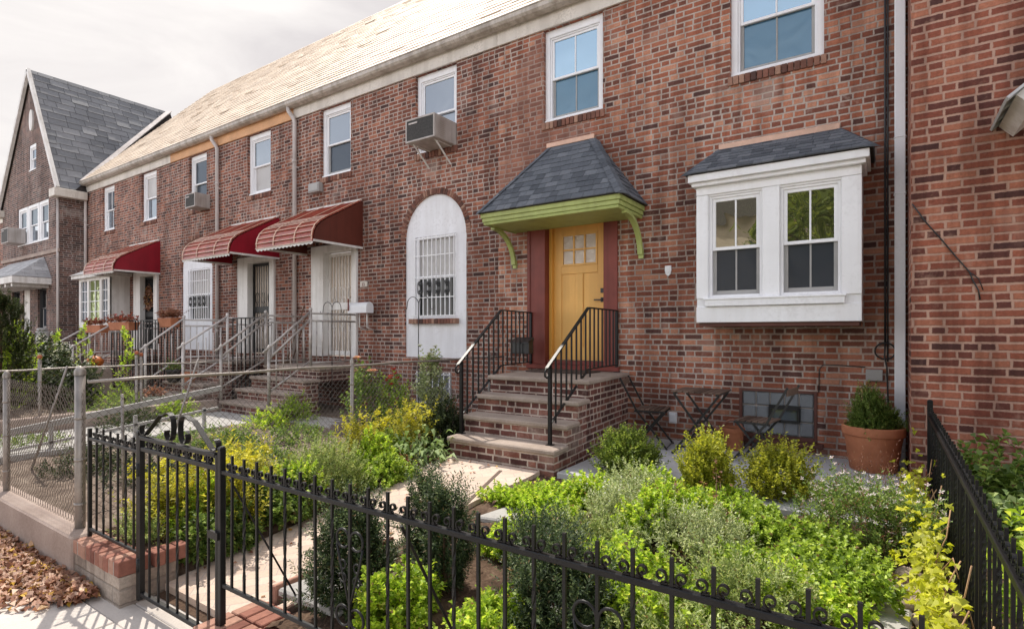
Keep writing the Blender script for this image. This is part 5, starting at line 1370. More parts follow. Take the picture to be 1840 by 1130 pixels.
# ================================================================ plants
def norm(a): return a / np.maximum(np.linalg.norm(a, axis=-1, keepdims=True), 1e-9)
def leaf_quads(P, D, Lf, Wf, rng, fold=.25, droop=.15):
    """diamond leaves: base P, direction D"""
    n = len(P); up = np.tile([0, 0, 1.0], (n, 1)) + rng.normal(0, .35, (n, 3))
    S = norm(np.cross(D, up)); N = np.cross(S, D)
    l = Lf * rng.uniform(.7, 1.25, (n, 1)); w = Wf * rng.uniform(.75, 1.25, (n, 1))
    mid = P + D * l * .48
    V = np.stack([P, mid + S * w * .5 + N * w * fold, P + D * l - np.array([0, 0, 1.0]) * l * droop, mid - S * w * .5 + N * w * fold], 1)
    return V
def petals(P, rng, r, k, w=.6, tilt=.3):
    """k petals round each point, facing up and a little outward"""
    n = len(P); Nn = norm(np.tile([0, -.35, 1.0], (n, 1)) + rng.normal(0, .5, (n, 3)))
    A = norm(np.cross(Nn, rng.normal(0, 1, (n, 3)))); B = np.cross(Nn, A); out = []
    for i in range(k):
        t = 2*math.pi*i/k; D = norm(A*math.cos(t) + B*math.sin(t) + Nn*tilt); S = np.cross(Nn, D)
        rr = r * rng.uniform(.75, 1.2, (n, 1))
        out.append(np.stack([P, P + D*rr*.6 + S*rr*w*.5, P + D*rr, P + D*rr*.6 - S*rr*w*.5], 1))
    return np.concatenate(out)
def quad_mesh(name, V, mat, off):
    V = V.reshape(-1, 4, 3) - np.array(off)
    me = bpy.data.meshes.new(name); n = len(V)
    me.vertices.add(n * 4); me.vertices.foreach_set('co', V.reshape(-1).astype(np.float32))
    me.loops.add(n * 4); me.loops.foreach_set('vertex_index', np.arange(n * 4, dtype=np.int32))
    me.polygons.add(n); me.polygons.foreach_set('loop_start', np.arange(0, n * 4, 4, dtype=np.int32))
    try: me.polygons.foreach_set('loop_total', np.full(n, 4, dtype=np.int32))
    except Exception: pass
    me.update(calc_edges=True); me.materials.append(mat)
    return me
def npart(name, V, mat, parent, kind=None):
    o = link(bpy.data.objects.new(name, quad_mesh(name, V, mat, OFF[parent.name]))); o.parent = parent; OFF[o.name] = OFF[parent.name]
    if kind: o['kind'] = kind
    return o
def crown(rng, c, rad, n, shape):
    """points in a lumpy crown and their outward directions"""
    if shape == 'column':
        t = rng.uniform(0, 1, n) ** .9; a = rng.uniform(0, 2*np.pi, n)
        k = (1 - t**3.2) ** .6 * (.72 + .28 * np.minimum(1, t / .2)); lump = 1 + .22*np.sin(a*3 + t*9 + rng.uniform(0, 6)) + .14*np.sin(a*5 - t*17)
        r = np.sqrt(rng.uniform(.12, 1, n)) * k * lump
        d = np.stack([np.cos(a), np.sin(a), .25 + .9*t], 1); p = np.stack([np.cos(a)*r*rad[0], np.sin(a)*r*rad[1], t*rad[2]], 1)
    else:
        d = rng.normal(0, 1, (n, 3)); d = norm(d); d[:, 2] = np.where(d[:, 2] < -.15, -d[:, 2], d[:, 2]); ph = rng.uniform(0, 6, 6)
        lump = 1 + .20*np.sin(d[:, 0]*4 + ph[0]) + .16*np.sin(d[:, 1]*5.3 + ph[1] + d[:, 2]*3) + .12*np.sin(d[:, 0]*9 + d[:, 1]*8 + ph[2])
        r = rng.uniform(.25, 1, n) ** .5 * lump
        p = d * r[:, None] * np.array(rad)
        if shape == 'dome': p[:, 2] = np.maximum(p[:, 2], .02 * rad[2]) 
    return np.array(c) + p, norm(d)
def along(rng, P, D, m, sl, ang=55, t0=.1):
    """m leaves up each shoot, turning round it"""
    n = len(P); t = np.tile(np.linspace(t0, 1, m), (n, 1)) + rng.uniform(-.5/m, .5/m, (n, m)); S = sl * (.5 + 1.15 * rng.uniform(0, 1, (n, 1)) ** 2.2)
    ref = norm(np.cross(D, rng.normal(0, 1, (n, 3)))); bi = np.cross(D, ref)
    th = np.arange(m)[None, :] * 2.4 + rng.uniform(0, 6.28, (n, 1)) + rng.normal(0, .3, (n, m))
    B = P[:, None, :] + D[:, None, :] * (t * S)[:, :, None]
    a = np.radians(ang) * (1.25 - .55 * t)
    W = ref[:, None, :] * np.cos(th)[:, :, None] + bi[:, None, :] * np.sin(th)[:, :, None]
    LD = D[:, None, :] * np.cos(a)[:, :, None] + W * np.sin(a)[:, :, None]
    return B.reshape(-1, 3), norm(LD.reshape(-1, 3)), P + D * S
def stems_mb(c, pts, r0, r1, n=5):
    b = MB()
    for p in pts:
        b.tube([c + np.array([(p[0]-c[0])*.15, (p[1]-c[1])*.15, 0]), c + (p - c) * np.array([.6, .6, .5]), p], [r0, (r0+r1)/2, r1], n)
    return b
def bloom(c, r, k, rng, mat, h):
    '''one cupped bloom: rings of petals round a small heart'''
    b = MB(); b.lathe([(0, -.3*r), (.22*r, -.15*r), (.26*r, .1*r), (.12*r, .3*r), (0, .34*r)], c, 7)
    for ring_, (rr, zz) in enumerate(((.55, .30), (1.0, .10))):
        for i in range(k):
            a = 2*math.pi*(i + .5*ring_)/k + rng.normal(0, .15); d = np.array([math.cos(a), math.sin(a), 0]); s_ = np.array([-math.sin(a), math.cos(a), 0]); z = np.array([0, 0, 1.0])
            b.add([c + d*r*.15 - z*r*.15, c + d*r*rr*.7 + s_*r*.42 + z*r*zz, c + d*r*rr + z*r*(zz + .12), c + d*r*rr*.7 - s_*r*.42 + z*r*zz], [(0,1,2,3)])
    part('flower', b, mat, h)
SEED = [100]
def plant(name, label, cat, base, rad, n, m, sl, Lf, Wf, mat, up=.5, shape='dome', ang=55, group=None, fold=.25, droop=.12, flower=None, stems=10, sr=(.006, .002), stem_mat='twig', spread=.0, tops=None, kind=None):
    SEED[0] += 1; rng = np.random.default_rng(SEED[0])
    h = thing(name, label, cat, base, group)
    P, D = crown(rng, base, rad, n, shape)
    D = norm(D * (1 - up) + np.array([0, 0, 1.0]) * up + rng.normal(0, .22, D.shape))
    B, LD, T = along(rng, P, D, m, sl, ang)
    npart('foliage', leaf_quads(B, LD, Lf, Wf, rng, fold, droop), LF[mat], h)
    idx = rng.choice(n, min(n, stems), replace=False)
    part('stem', stems_mb(np.array(base) - np.array([0, 0, .03]), P[idx], *sr), M[stem_mat], h)
    if flower:
        fm, cnt, r, k = flower; top = T[np.argsort(-(T[:, 2] + rng.normal(0, .05, len(T))))[:max(cnt*2, 1)]]
        q = top[rng.choice(len(top), min(cnt, len(top)), replace=False)] + np.array([0, 0, .012])
        if cnt <= 20:
            for j in range(len(q)): bloom(q[j], r, k, rng, LF[fm], h)
        else: npart('blossom', petals(q, rng, r, k), LF[fm], h)
    return h
GS = -1.42
def gz(x, y): return soil_z(x, y) - .005
def pl(name, label, cat, x, y, r, hgt, *a, **k):
    if name in ('silvery_bush', 'leafy_clump'): hgt *= .66
    rr = (r, r, hgt) if not isinstance(r, tuple) else (r[0], r[1], hgt)
    return plant(name, label, cat, (x, y, k.pop('z', None) or gz(x, y)), rr, *a, **k)
BX = 'boxwoods along the patio edge'
pl('boxwood_shrub', 'round boxwood beside the brick stoop corner', 'shrub', -2.06, -1.95, .25, .34, 900, 16, .14, .028, .016, 'box', up=.55, shape='column', ang=52, group=BX, z=-1.40)
pl('boxwood_shrub', 'yellowest upright boxwood in front of the bistro chair', 'shrub', -1.21, -2.32, .18, .40, 700, 17, .17, .028, .016, 'boxy', up=.72, shape='column', ang=50, group=BX, z=-1.40)
pl('boxwood_shrub', 'loose boxwood in front of the basement window', 'shrub', -.73, -1.92, .23, .31, 520, 17, .18, .028, .016, 'boxy', up=.55, shape='column', ang=52, group=BX, z=-1.40)
YG = 'young yews behind the front fence'
def yew(label, x, y, r, top, n=230):
    b = gz(x, y); pl('yew_shrub', label, 'shrub', x, y, r, top - b - .08, int(n * 2.3), 32, .17, .026, .0075, 'yew', up=.62, shape='column', ang=62, group=YG, stems=14, sr=(.009, .003))
yew('dark yew closest to the garden path, behind the heart scroll', -2.42, -4.98, .19, -.95, 300)
yew('dark yew with two leaders behind the middle pickets', -2.06, -4.62, .115, -.90, 170)
yew('small dark yew tip rising at the path edge', -2.40, -4.42, .10, -.92, 120)
yew('wide dark yew behind the second heart scroll', -1.30, -4.66, .22, -1.04, 300)
yew('low dark yew between lime clumps and the grey bushes', -1.68, -4.2, .17, -1.14, 200)
GC = 'bright green clumps in the flower bed'
def clump(label, x, y, r, hgt, mat='lime', n=260, m=15, Lf=.028, Wf=.022, sl=.075, up=.45, **k):
    return pl('leafy_clump', label, 'plant', x, y, r, hgt, int(n * 1.5), m, sl, Lf, Wf, mat, up=up, ang=58, group=GC, stem_mat='stem_green', **k)
clump('lime clump squeezed between the two dark yews at the fence', -2.06, -5.02, .19, .36)
clump('lime clump by the fence before the second heart scroll', -1.56, -4.88, .19, .32)
clump('big lime clump spreading over the path edge near the stoop', -2.40, -3.12, (.40,.30), .20, n=420)
clump('lime clump in front of the stoop corner', -2.02, -2.74, (.36,.24), .22, n=360)
clump('lime clump behind the young yews', -2.02, -3.86, (.30,.24), .24, n=320)
clump('lime clump between grey bushes in mid bed', -1.42, -3.98, .24, .26)
clump('bright lime clump above the front flagstone', -.98, -4.12, .26, .32, n=320)
clump('fresh green clump below the loose boxwood', -.72, -2.92, (.38,.30), .26, 'green', 420)
clump('fresh green clump below the yellow boxwood', -1.12, -2.86, .24, .20, 'green')
clump('large green clump above the flagstone and rocks', -.28, -3.42, (.30,.28), .30, 'green', 420)
clump('green clump at the foot of the pink flowered plant', -.42, -2.98, .26, .28, 'green', 300)
clump('low green clump by the brick chip on the soil', -.52, -3.62, (.28,.20), .20, 'green', 300)
clump('low golden clump on the kerb behind the last pickets', -.42, -4.72, (.34,.2), .10, 'lime', 240)
clump('small green clump beside the hosta on the path side', -4.12, -3.16, .26, .30, 'green', 330)
clump('deep green clump along the shaded path edge', -4.16, -4.30, (.22,.34), .42, 'mid', 420, Lf=.042, Wf=.028)
clump('deep green clump right behind the gate', -4.12, -4.86, (.20,.22), .34, 'mid', 330, Lf=.042, Wf=.028)
GY = 'grey green bushes in the flower bed'
def grey(label, x, y, r, hgt, mat='grey', n=320, **k):
    return pl('silvery_bush', label, 'shrub', x, y, r, hgt, int(n * 1.25), 16, .11, .025, .0095, mat, up=.52, ang=48, group=GY, **k)
grey('silvery bush with pale flower tips nearest the stoop', -1.60, -3.10, (.32,.26), .28, n=400, flower=('whitef', 60, .010, 5))
grey('silvery bush below the round boxwood', -1.66, -2.66, (.32,.24), .30, n=380)
grey('silvery bush in the centre of the bed', -1.14, -3.36, (.30,.26), .30, n=380)
grey('soft grey green bush behind the lime front clump', -1.62, -3.66, .27, .32, 'lav', 380)
grey('grey green bush by the front flagstone', -.60, -4.02, .31, .42, 'lav', 460)
grey('grey green bush against the front fence scrolls', -.78, -4.58, (.34,.22), .40, 'lav', 420)
grey('pale grey bush between boxwoods and green clumps', -.86, -3.44, .20, .30, 'grey', 300)
grey('wide lavender mound beside the side fence', -4.42, -3.72, (.34,.46), .56, 'lav', 760, flower=None)
grey('small grey bush at the path edge below the lavender mound', -4.16, -3.62, (.16,.2), .26, 'lav', 220)
grey('low grey bush on top of the brick pier', -4.38, -5.24, (.22,.06), .12, 'lav', 110, z=-1.46)
EU = 'yellow headed spurges along the side fence'
def spurge(label, x, y, r, hgt, n=70, heads=16):
    h = pl('spurge', label, 'plant', x, y, r, hgt, int(n * 1.8), 20, .26, .045, .015, 'euph', up=.78, ang=62, group=EU, stem_mat='stem_green', stems=20, flower=None)
    rng = np.random.default_rng(SEED[0] + 500); b = np.array([x, y, gz(x, y)])
    q = b + np.stack([rng.uniform(-1, 1, heads)*(r if not isinstance(r, tuple) else r[0]), rng.uniform(-1, 1, heads)*(r if not isinstance(r, tuple) else r[1]), hgt + .14 + rng.uniform(-.08, .08, heads)], 1)
    q = np.repeat(q, 9, 0) + rng.normal(0, .017, (heads*9, 3)); npart('blossom', petals(q, rng, .021, 4, .9), LF['yellow'], h)
spurge('yellow spurge farthest along the side fence, by the dark shrub', -4.58, -2.30, (.16,.26), .34, 80, 16)
spurge('yellow spurge behind the lavender mound', -4.66, -2.92, (.15,.30), .34, 80, 18)
spurge('yellow spurge on the near side of the lavender mound', -4.62, -4.42, (.18,.26), .30, 90, 18)
spurge('yellow spurge nearest the pier, seen through the short fence panel', -4.52, -4.92, (.24,.24), .30, 110, 22)
clump('yellow green clump between the gate spurge and the lavender mound', -4.30, -4.12, (.26,.24), .42, 'lime', 320)
clump('yellow green clump between the lavender mound and the hosta', -4.40, -3.02, (.28,.26), .46, 'lime', 360)
clump('fresh green clump along the side fence by the far spurge', -4.50, -2.70, (.24,.24), .40, 'green', 300)
clump('yellow green clump behind the iron gate frame', -4.40, -4.70, (.26,.26), .44, 'lime', 340)
clump('lime clump beside the boxwood at the patio corner', -1.62, -2.36, (.26,.16), .22, 'lime', 260)
clump('lime clump in front of the loose boxwood', -.98, -2.52, (.26,.16), .24, 'lime', 260)
clump('lime clump between the gaura and the front flagstone', -.32, -3.86, (.24,.2), .26, 'lime', 260)
clump('lime clump in the middle of the bed under the silvery bush', -1.24, -3.02, (.30,.22), .34, 'lime', 320)
clump('lime clump between the two silvery bushes in mid bed', -1.36, -3.30, (.22,.2), .42, 'lime', 260)
clump('lime clump at the fence between the second heart scroll and the flagstone', -.98, -4.50, (.2,.18), .40, 'lime', 260)
pl('dry_plant', 'pinkish brown seed stems among the gaura flowers', 'plant', -.16, -2.82, (.30,.2), .30, 90, 9, .24, .022, .006, 'dry', up=.8, ang=40, stems=30, sr=(.0025, .0012))
spurge('yellow spurge seen through the gate bars', -4.22, -4.58, (.20,.2), .36, 90, 16)
pl('hosta_plant', 'leafy hosta spilling beside the lowest stone tread', 'plant', -4.28, -2.52, (.26,.26), .16, 95, 3, .16, .16, .045, 'hosta', up=.5, ang=40, droop=.5, stem_mat='stem_green')
pl('dark_shrub', 'dark green shrub against the stoop railing that carries the mailbox', 'shrub', -4.50, -1.86, .26, .46, 700, 15, .14, .03, .02, 'dark', up=.55)
pl('dry_plant', 'small reddish dry plant at the path edge under the hosta', 'plant', -4.14, -2.86, .10, .10, 40, 8, .1, .035, .02, 'dry', up=.6, stem_mat='twig')
# gaura, sedum, vine
pl('gaura_plant', 'airy gaura with pale pink flowers in front of the big pot', 'plant', -.08, -2.66, (.36,.34), .32, 620, 18, .19, .032, .010, 'mid', up=.68, ang=50, flower=('pink', 190, .018, 4), stems=34, sr=(.003, .0015))
pl('dry_plant', 'tall reddish dry stems behind the gaura at the pot', 'plant', -.02, -2.02, (.34,.20), .34, 120, 12, .26, .022, .005, 'dry', up=.85, ang=40, stems=40, sr=(.003, .0015), z=-1.40)
for i, (x, y) in enumerate(((-1.03, -2.70), (-1.30, -2.95), (-.90, -3.22))):
    pl('sedum_plant', ('dried reddish flower heads in front of the yellow boxwood', 'dried reddish flower heads beside the silvery central bush', 'dried reddish flower heads among the fresh green clumps')[i], 'plant', x, y, .10, .34, 16, 5, .10, .020, .012, 'dry', up=.8, stems=16, sr=(.003, .002), flower=('dry', 60, .016, 5), group='dried sedum heads')
def vine():
    rng = np.random.default_rng(77); h = thing('vine', 'yellow leaved vine climbing the side fence by the rocks', 'climbing plant', (.2, -3, -1.42))
    n = 720; y = rng.uniform(-4.7, -1.3, n); x = .22 + rng.normal(0, .045, n) - .035*np.abs(rng.normal(0, 1, n)); z = -1.40 + np.abs(rng.normal(0, .15, n)) + .06
    P = np.stack([x, y, z], 1); D = norm(np.stack([-.5 + rng.normal(0, .5, n), rng.normal(0, .6, n), .35 + rng.normal(0, .35, n)], 1))
    npart('foliage', np.concatenate([leaf_quads(P, norm(D + rng.normal(0, .6, D.shape)), .042, .038, rng, .25, .25), leaf_quads(P, norm(D + rng.normal(0, .6, D.shape)), .040, .030, rng, .25, .35), leaf_quads(P, norm(D + rng.normal(0, .6, D.shape)), .038, .030, rng, .25, .35)]), LF['vine'], h)
    b = MB()
    for k in range(14): yy = -4.6 + .25*k; b.tube([(.22, yy, -1.44), (.25, yy + .03, -1.25), (.29, yy + .05*(-1)**k, -1.15), (.31, yy + .08*(-1)**k, -1.0 - .12*(k % 3))], .0035, 5)
    part('stem', b, M['stake'], h)
vine()
plant('potted_evergreen', 'feathery round evergreen growing in the big terracotta pot', 'shrub', (-.095, -.42, -.985), (.195, .195, .34), 1200, 20, .11, .022, .0075, 'mid', up=.4, ang=50, shape='dome', stems=12)
# roses and neighbouring yard
RO = 'rose bushes behind the side fence'
def rose(label, x, y, r, hgt, n, mat, fl, cnt, fr=.03):
    pl('rose_bush', label, 'rose bush', x, y, r, hgt, int(n*2.2), 10, .18, .050, .036, mat, up=.7, ang=60, shape='column', group=RO, flower=(fl, cnt, fr, 7), stems=12, sr=(.006, .003), stem_mat='stem_green')
rose('tall rose bush with pale leaves by the fence post', -5.35, -1.15, .20, 1.02, 90, 'grey', 'whitef', 6, .045)
rose('rose bush with peach blooms in front of the steel railing', -5.80, -1.95, .26, .85, 60, 'mid', 'peach', 8, .06)
rose('rose bush with red blooms at the side fence', -5.45, -1.75, .22, .72, 60, 'green', 'red', 7, .05)
YP = 'low plants in the neighbouring yard'
for i, (x, y, r, hh, mt, lab) in enumerate(((-7.2, -3.6, .5, .12, 'mid', 'low green patch in front of the sloping timber rail'), (-6.3, -2.6, .35, .14, 'mid', 'low green patch beside the neighbouring flower border'), (-7.6, -2.2, .3, .2, 'lime', 'yellow green clump at the end of the timber rail'),
        (-8.9, -4.7, .5, .14, 'mid', 'low green patch behind the pavement fence'), (-9.6, -2.6, .25, .3, 'green', 'green clump by the pale concrete kerb'), (-6.0, -4.5, .4, .07, 'dark', 'thin weeds on the bare soil inside the corner post'), (-10.8, -3.0, .6, .25, 'mid', 'dark bed beyond the far chain link fence'), (-12.3, -2.4, .5, .35, 'green', 'green clump before the third stoop'))):
    pl('low_plant', lab, 'plant', x, y, r, hh, 200, 9, .09, .035, .02, mt, up=.5, group=YP, stem_mat='stem_green', flower=None)
for i, (x, y, r, hh, mt, lab) in enumerate(((-7.0, -4.6, .4, .22, 'dark', 'dark weeds on the bare soil below the timber rail'), (-6.6, -3.3, .3, .18, 'mid', 'green weeds in the middle of the bare neighbouring yard'), (-5.6, -3.6, .35, .16, 'mid', 'weeds on the soil next to the lavender mound fence'), (-7.9, -1.6, .3, .35, 'green', 'leafy clump beside the lowest step of the white door stoop'), (-9.2, -3.4, .4, .3, 'dark', 'dark clump between the concrete kerb and the path'))):
    pl('low_plant', lab, 'plant', x, y, r, hh, 260, 9, .10, .035, .02, mt, up=.5, group=YP, stem_mat='stem_green')
pl('conifer', 'dark columnar conifer standing beyond the far chain link fence', 'tree', -13.2, -3.93, .55, 2.0, 1500, 30, .18, .035, .012, 'conifer', up=.8, shape='column', sr=(.03, .004))
pl('golden_shrub', 'yellow green shrub leaning out beside the dark conifer', 'shrub', -13.6, -3.62, .34, 1.5, 330, 10, .16, .05, .035, 'lime', up=.5, shape='column')
pl('flowering_hedge', 'dark hedge topped with small white flowers', 'hedge', -14.1, -2.9, (1.5,.5), 1.0, 3200, 12, .14, .05, .035, 'dark', up=.5, flower=('whitef', 420, .04, 5))
for i, (x, y, hh) in enumerate(((-15.2, -2.5, 1.35), (-14.3, -2.3, 1.5), (-13.0, -2.0, 1.4))):
    pl('tall_flower', ('tall yellow green stalk behind the left end of the hedge', 'tall yellow green stalk rising behind the middle of the hedge', 'tall yellow green stalk by the right end of the hedge')[i], 'plant', x, y, .14, hh, 40, 9, .16, .06, .035, 'lime', up=.8, shape='column', group='stalks behind the hedge')
# plants on the far side of the iron fence
SG = 'weedy plants beyond the side fence'
for i, (x, y, r, hh, mt, lab) in enumerate(((.78, -1.65, .30, .55, 'mid', 'tall leafy weed against the pink mortared brick wall'), (1.15, -2.6, .42, .38, 'green', 'yellow green weeds beyond the middle of the side fence'), (.85, -3.2, .36, .34, 'lime', 'yellowish weeds beyond the near end of the side fence'), (1.5, -1.9, .45, .35, 'dark', 'shaded weeds at the foot of the red brick house'), (.95, -3.9, .36, .3, 'green', 'leafy weeds at the street end beyond the side fence'), (.62, -2.3, .2, .3, 'hosta', 'pale leafed weed right behind the side fence'))):
    pl('weed_clump', lab, 'plant', x, y, r, hh, 260, 8, .13, .07, .034, mt, up=.55, group=SG, stem_mat='stem_green', droop=.25, z=-1.44)
# flower boxes, pots and pumpkins on the far porches
def flower_box(label, x0, x1, y, z, fl):
    h = thing('flower_box', label, 'flower box', ((x0+x1)/2, y, z), 'flower boxes on the porch railing'); b = MB()
    b.hexa([(x0+.06,y-.09,z),(x1-.06,y-.09,z),(x1-.06,y+.09,z),(x0+.06,y+.09,z)], [(x0,y-.13,z+.2),(x1,y-.13,z+.2),(x1,y+.13,z+.2),(x0,y+.13,z+.2)]); part('box', b, M['terracotta'], h, .01)
    SEED[0] += 1; rng = np.random.default_rng(SEED[0]); n = 90
    P = np.stack([rng.uniform(x0, x1, n), y + rng.uniform(-.13, .13, n), z + .2 + rng.uniform(0, .06, n)], 1); D = norm(rng.normal(0, .5, (n, 3)) + np.array([0, 0, 1.0])); B, LD, T = along(rng, P, D, 6, .12)
    npart('foliage', leaf_quads(B, LD, .05, .035, rng), LF['dry'], h); npart('blossom', petals(T[:60], rng, .035, 5), LF[fl], h)
flower_box('terracotta flower box of red blooms in front of the wreath door', -15.95, -14.75, -1.15, .06, 'red')
flower_box('terracotta flower box of red blooms before the small white bay', -17.5, -16.4, -1.15, .0, 'red')
flower_box('dark planter box on the railing beside the barred arched window', -13.2, -12.6, -1.2, .12, 'dry')
def wreath():
    SEED[0] += 1; rng = np.random.default_rng(5); h = thing('wreath', 'autumn wreath of orange leaves on the black door', 'wreath', (-16.8, .04, .95)); n = 260; a = rng.uniform(0, 6.28, n); r = .17 + rng.normal(0, .04, n)
    P = np.stack([-16.8 + r*np.cos(a), .05 - np.abs(rng.normal(0, .03, n)), .95 + 1.5*r*np.sin(a)], 1); D = norm(rng.normal(0, 1, (n, 3)) + np.array([0, -1.0, 0]))
    npart('foliage', leaf_quads(P, D, .07, .05, rng), LF['fall'], h)
wreath()
def pumpkin(label, x, y, z, r):
    h = thing('pumpkin', label, 'pumpkin', (x, y, z)); b = MB(); n, m = 32, 10; vs = []; fs = []
    for j in range(m + 1):
        v = math.pi*j/m
        for i in range(n):
            u = 2*math.pi*i/n; k = r*(1 - .10*abs(math.cos(u*4))**3); vs.append((x + k*math.sin(v)*math.cos(u), y + k*math.sin(v)*math.sin(u), z + r*.8 + r*.8*math.cos(v)*(1 - .15*math.sin(v))))
    for j in range(m):
        for i in range(n): fs.append((j*n+i, (j+1)*n+i, (j+1)*n+(i+1) % n, j*n+(i+1) % n))
    b.add(vs, fs, True); part('body', b, M['pumpkin'], h); s = MB(); s.tube([(x, y, z + 1.5*r), (x + .01, y, z + 1.75*r), (x + .04, y, z + 1.9*r)], [.02, .015, .012], 6); part('stem', s, M['twig'], h)
PST = MB(); PST.box(-14.9, -14.35, -2.25, -1.75, -1.5, -.78); solo('plinth', PST, M['concrete'], 'low concrete plinth under the pumpkin beside the hedge', 'plinth', loc=(-14.6, -2, -1.42), bevel=.02)
pumpkin('orange pumpkin on a plinth at the end of the dark hedge', -14.6, -2.0, -.78, .17)
pot('black pot with green plant on the third stoop', -11.9, -1.55, -.995, .17, .26, 'black', 'black_pot'); pot('orange pot on the third stoop, next to the black pot', -11.45, -1.5, -.995, .14, .22)
plant('potted_plant', 'green plant in the black pot on the third stoop', 'plant', (-11.9, -1.55, -.78), (.16, .16, .14), 60, 8, .1, .04, .025, 'mid')
pot('pale glazed pot in the bed before the third stoop', -10.6, -2.5, -1.42, .17, .32, 'glazed', 'glazed_pot')
plant('potted_plant', 'reddish plant in the pale glazed pot', 'plant', (-10.6, -2.5, -1.14), (.15, .15, .14), 50, 8, .1, .045, .028, 'dry')
def meter():
    h = thing('gas_meter', 'grey gas meter on pipes at the gabled house corner', 'gas meter', (-21.3, -1.0, -1.4)); b = MB(); b.box(-21.6, -21.2, -1.15, -.9, -.35, .05); b.lathe([(0,0),(.14,0),(.14,.1),(0,.1)], (-21.4, -1.02, .05), 14); part('body', b, M['plastic_grey'], h, .03); p = MB()
    for x in (-21.52, -21.28): p.tube([(x, -1.0, -1.4), (x, -1.0, -.35)], .03, 8)
    part('pipe', p, M['plastic_grey'], h)
meter()
# fallen leaves on the pavement and a thin scatter in the beds
def litter():
    rng = np.random.default_rng(4); n = 9000
    x = -4.25 - np.abs(rng.normal(0, 3.2, n)); d = np.abs(rng.normal(0, 1, n)) * np.clip(.05 + (-4.2 - x) * .30, .05, .42); y = -5.545 - d
    k = rng.uniform(0, 1, n) < 1; z = GZ + .012 + rng.uniform(0, 1, n) * np.clip(.045 - d*.08, .006, .045)
    P = np.stack([x, y, z], 1)[k]; D = norm(np.stack([rng.normal(0, 1, n), rng.normal(0, 1, n), rng.normal(0, .28, n)], 1))[k]
    V1 = np.concatenate([leaf_quads(P[::2], D[::2], .062, .040, rng, .4, .1), leaf_quads(P[1::2], D[1::2], .046, .036, rng, .5, .2)])
    m = 260; xb = rng.uniform(-4.8, .2, m); yb = rng.uniform(-5.1, -2.0, m); zb = np.array([max(soil_z(a, b), path_z(b) if PX0 < a < PX1 else -9) for a, b in zip(xb, yb)]) + .012
    V2 = leaf_quads(np.stack([xb, yb, zb], 1), norm(np.stack([rng.normal(0, 1, m), rng.normal(0, 1, m), rng.normal(0, .2, m)], 1)), .045, .03, rng, .3, .1)
    me = quad_mesh('fallen_leaves', np.concatenate([V1, V2]), LF['fall'], (0, 0, 0)); o = link(bpy.data.objects.new('fallen_leaves', me)); tag(o, 'brown fallen leaves piled along the low concrete wall', 'leaves', kind='stuff')
litter()
# ================================================================ across the street (mirrored in the windows)
def street_tree(label, x, y, hgt, r, seed):
    rng = np.random.default_rng(seed); h = thing('street_tree', label, 'tree', (x, y, GZ), 'trees across the street'); b = MB()
    b.tube([(x, y, GZ - .1), (x + .1, y, GZ + hgt*.3), (x - .05, y + .1, GZ + hgt*.55)], [.24, .18, .13], 10)
    for i in range(9):
        a = i*.7; b.tube([(x, y, GZ + hgt*(.32 + .03*i)), (x + r*.45*math.cos(a), y + r*.45*math.sin(a), GZ + hgt*(.5 + .03*i)), (x + r*.8*math.cos(a), y + r*.8*math.sin(a), GZ + hgt*(.62 + .03*i))], [.09, .06, .025], 7)
    part('trunk', b, M['bark'], h); c = (x, y, GZ + hgt*.64); P, D = crown(rng, c, (r, r, hgt*.36), 900, 'ball'); D = norm(D*.5 + rng.normal(0, .5, D.shape)); B, LD, T = along(rng, P, D, 9, .7)
    npart('crown', leaf_quads(B, LD, .20, .13, rng), LF['tree'], h)
street_tree('leafy street tree across the road, opposite the bay window', 3.6, -19.6, 7.5, 3.0, 1)
street_tree('leafy street tree across the road, opposite the mustard door', -2.2, -20.2, 8.0, 2.6, 2)
def opposite():
    h = thing('beige_house', 'beige rendered house across the street with dark windows', 'house', (-1, -26, GZ)); b = MB()
    hs = [rect(x, x + 1.1, z, z + 1.5) for x in (-9, -6, -3, 0, 3, 6) for z in (0, 3.2)]
    loops = MB(); wall(loops, rect(-12, 10, GZ - .1, 6.2), hs, 0, .15); loops.v = [(-x - 2, -25 - y, z) for x, y, z in loops.v]; part('wall', loops, M['beige_wall'], h)
    for x0, z0 in [(r[0][0], r[0][1]) for r in hs]: part('window_pane', MB().quad((-x0 - 2, -25.12, z0), (-x0 - 3.1, -25.12, z0), (-x0 - 3.1, -25.12, z0 + 1.5), (-x0 - 2, -25.12, z0 + 1.5)), M['pane_dark'], h)
    r = MB(); r.quad((-12.3, -24.6, 6.1), (10.3, -24.6, 6.1), (10.3, -29, 9.5), (-12.3, -29, 9.5)); r.quad((-12.3, -29, 9.5), (10.3, -29, 9.5), (10.3, -33, 6.1), (-12.3, -33, 6.1)); part('roof', r, M['under'], h)
opposite()

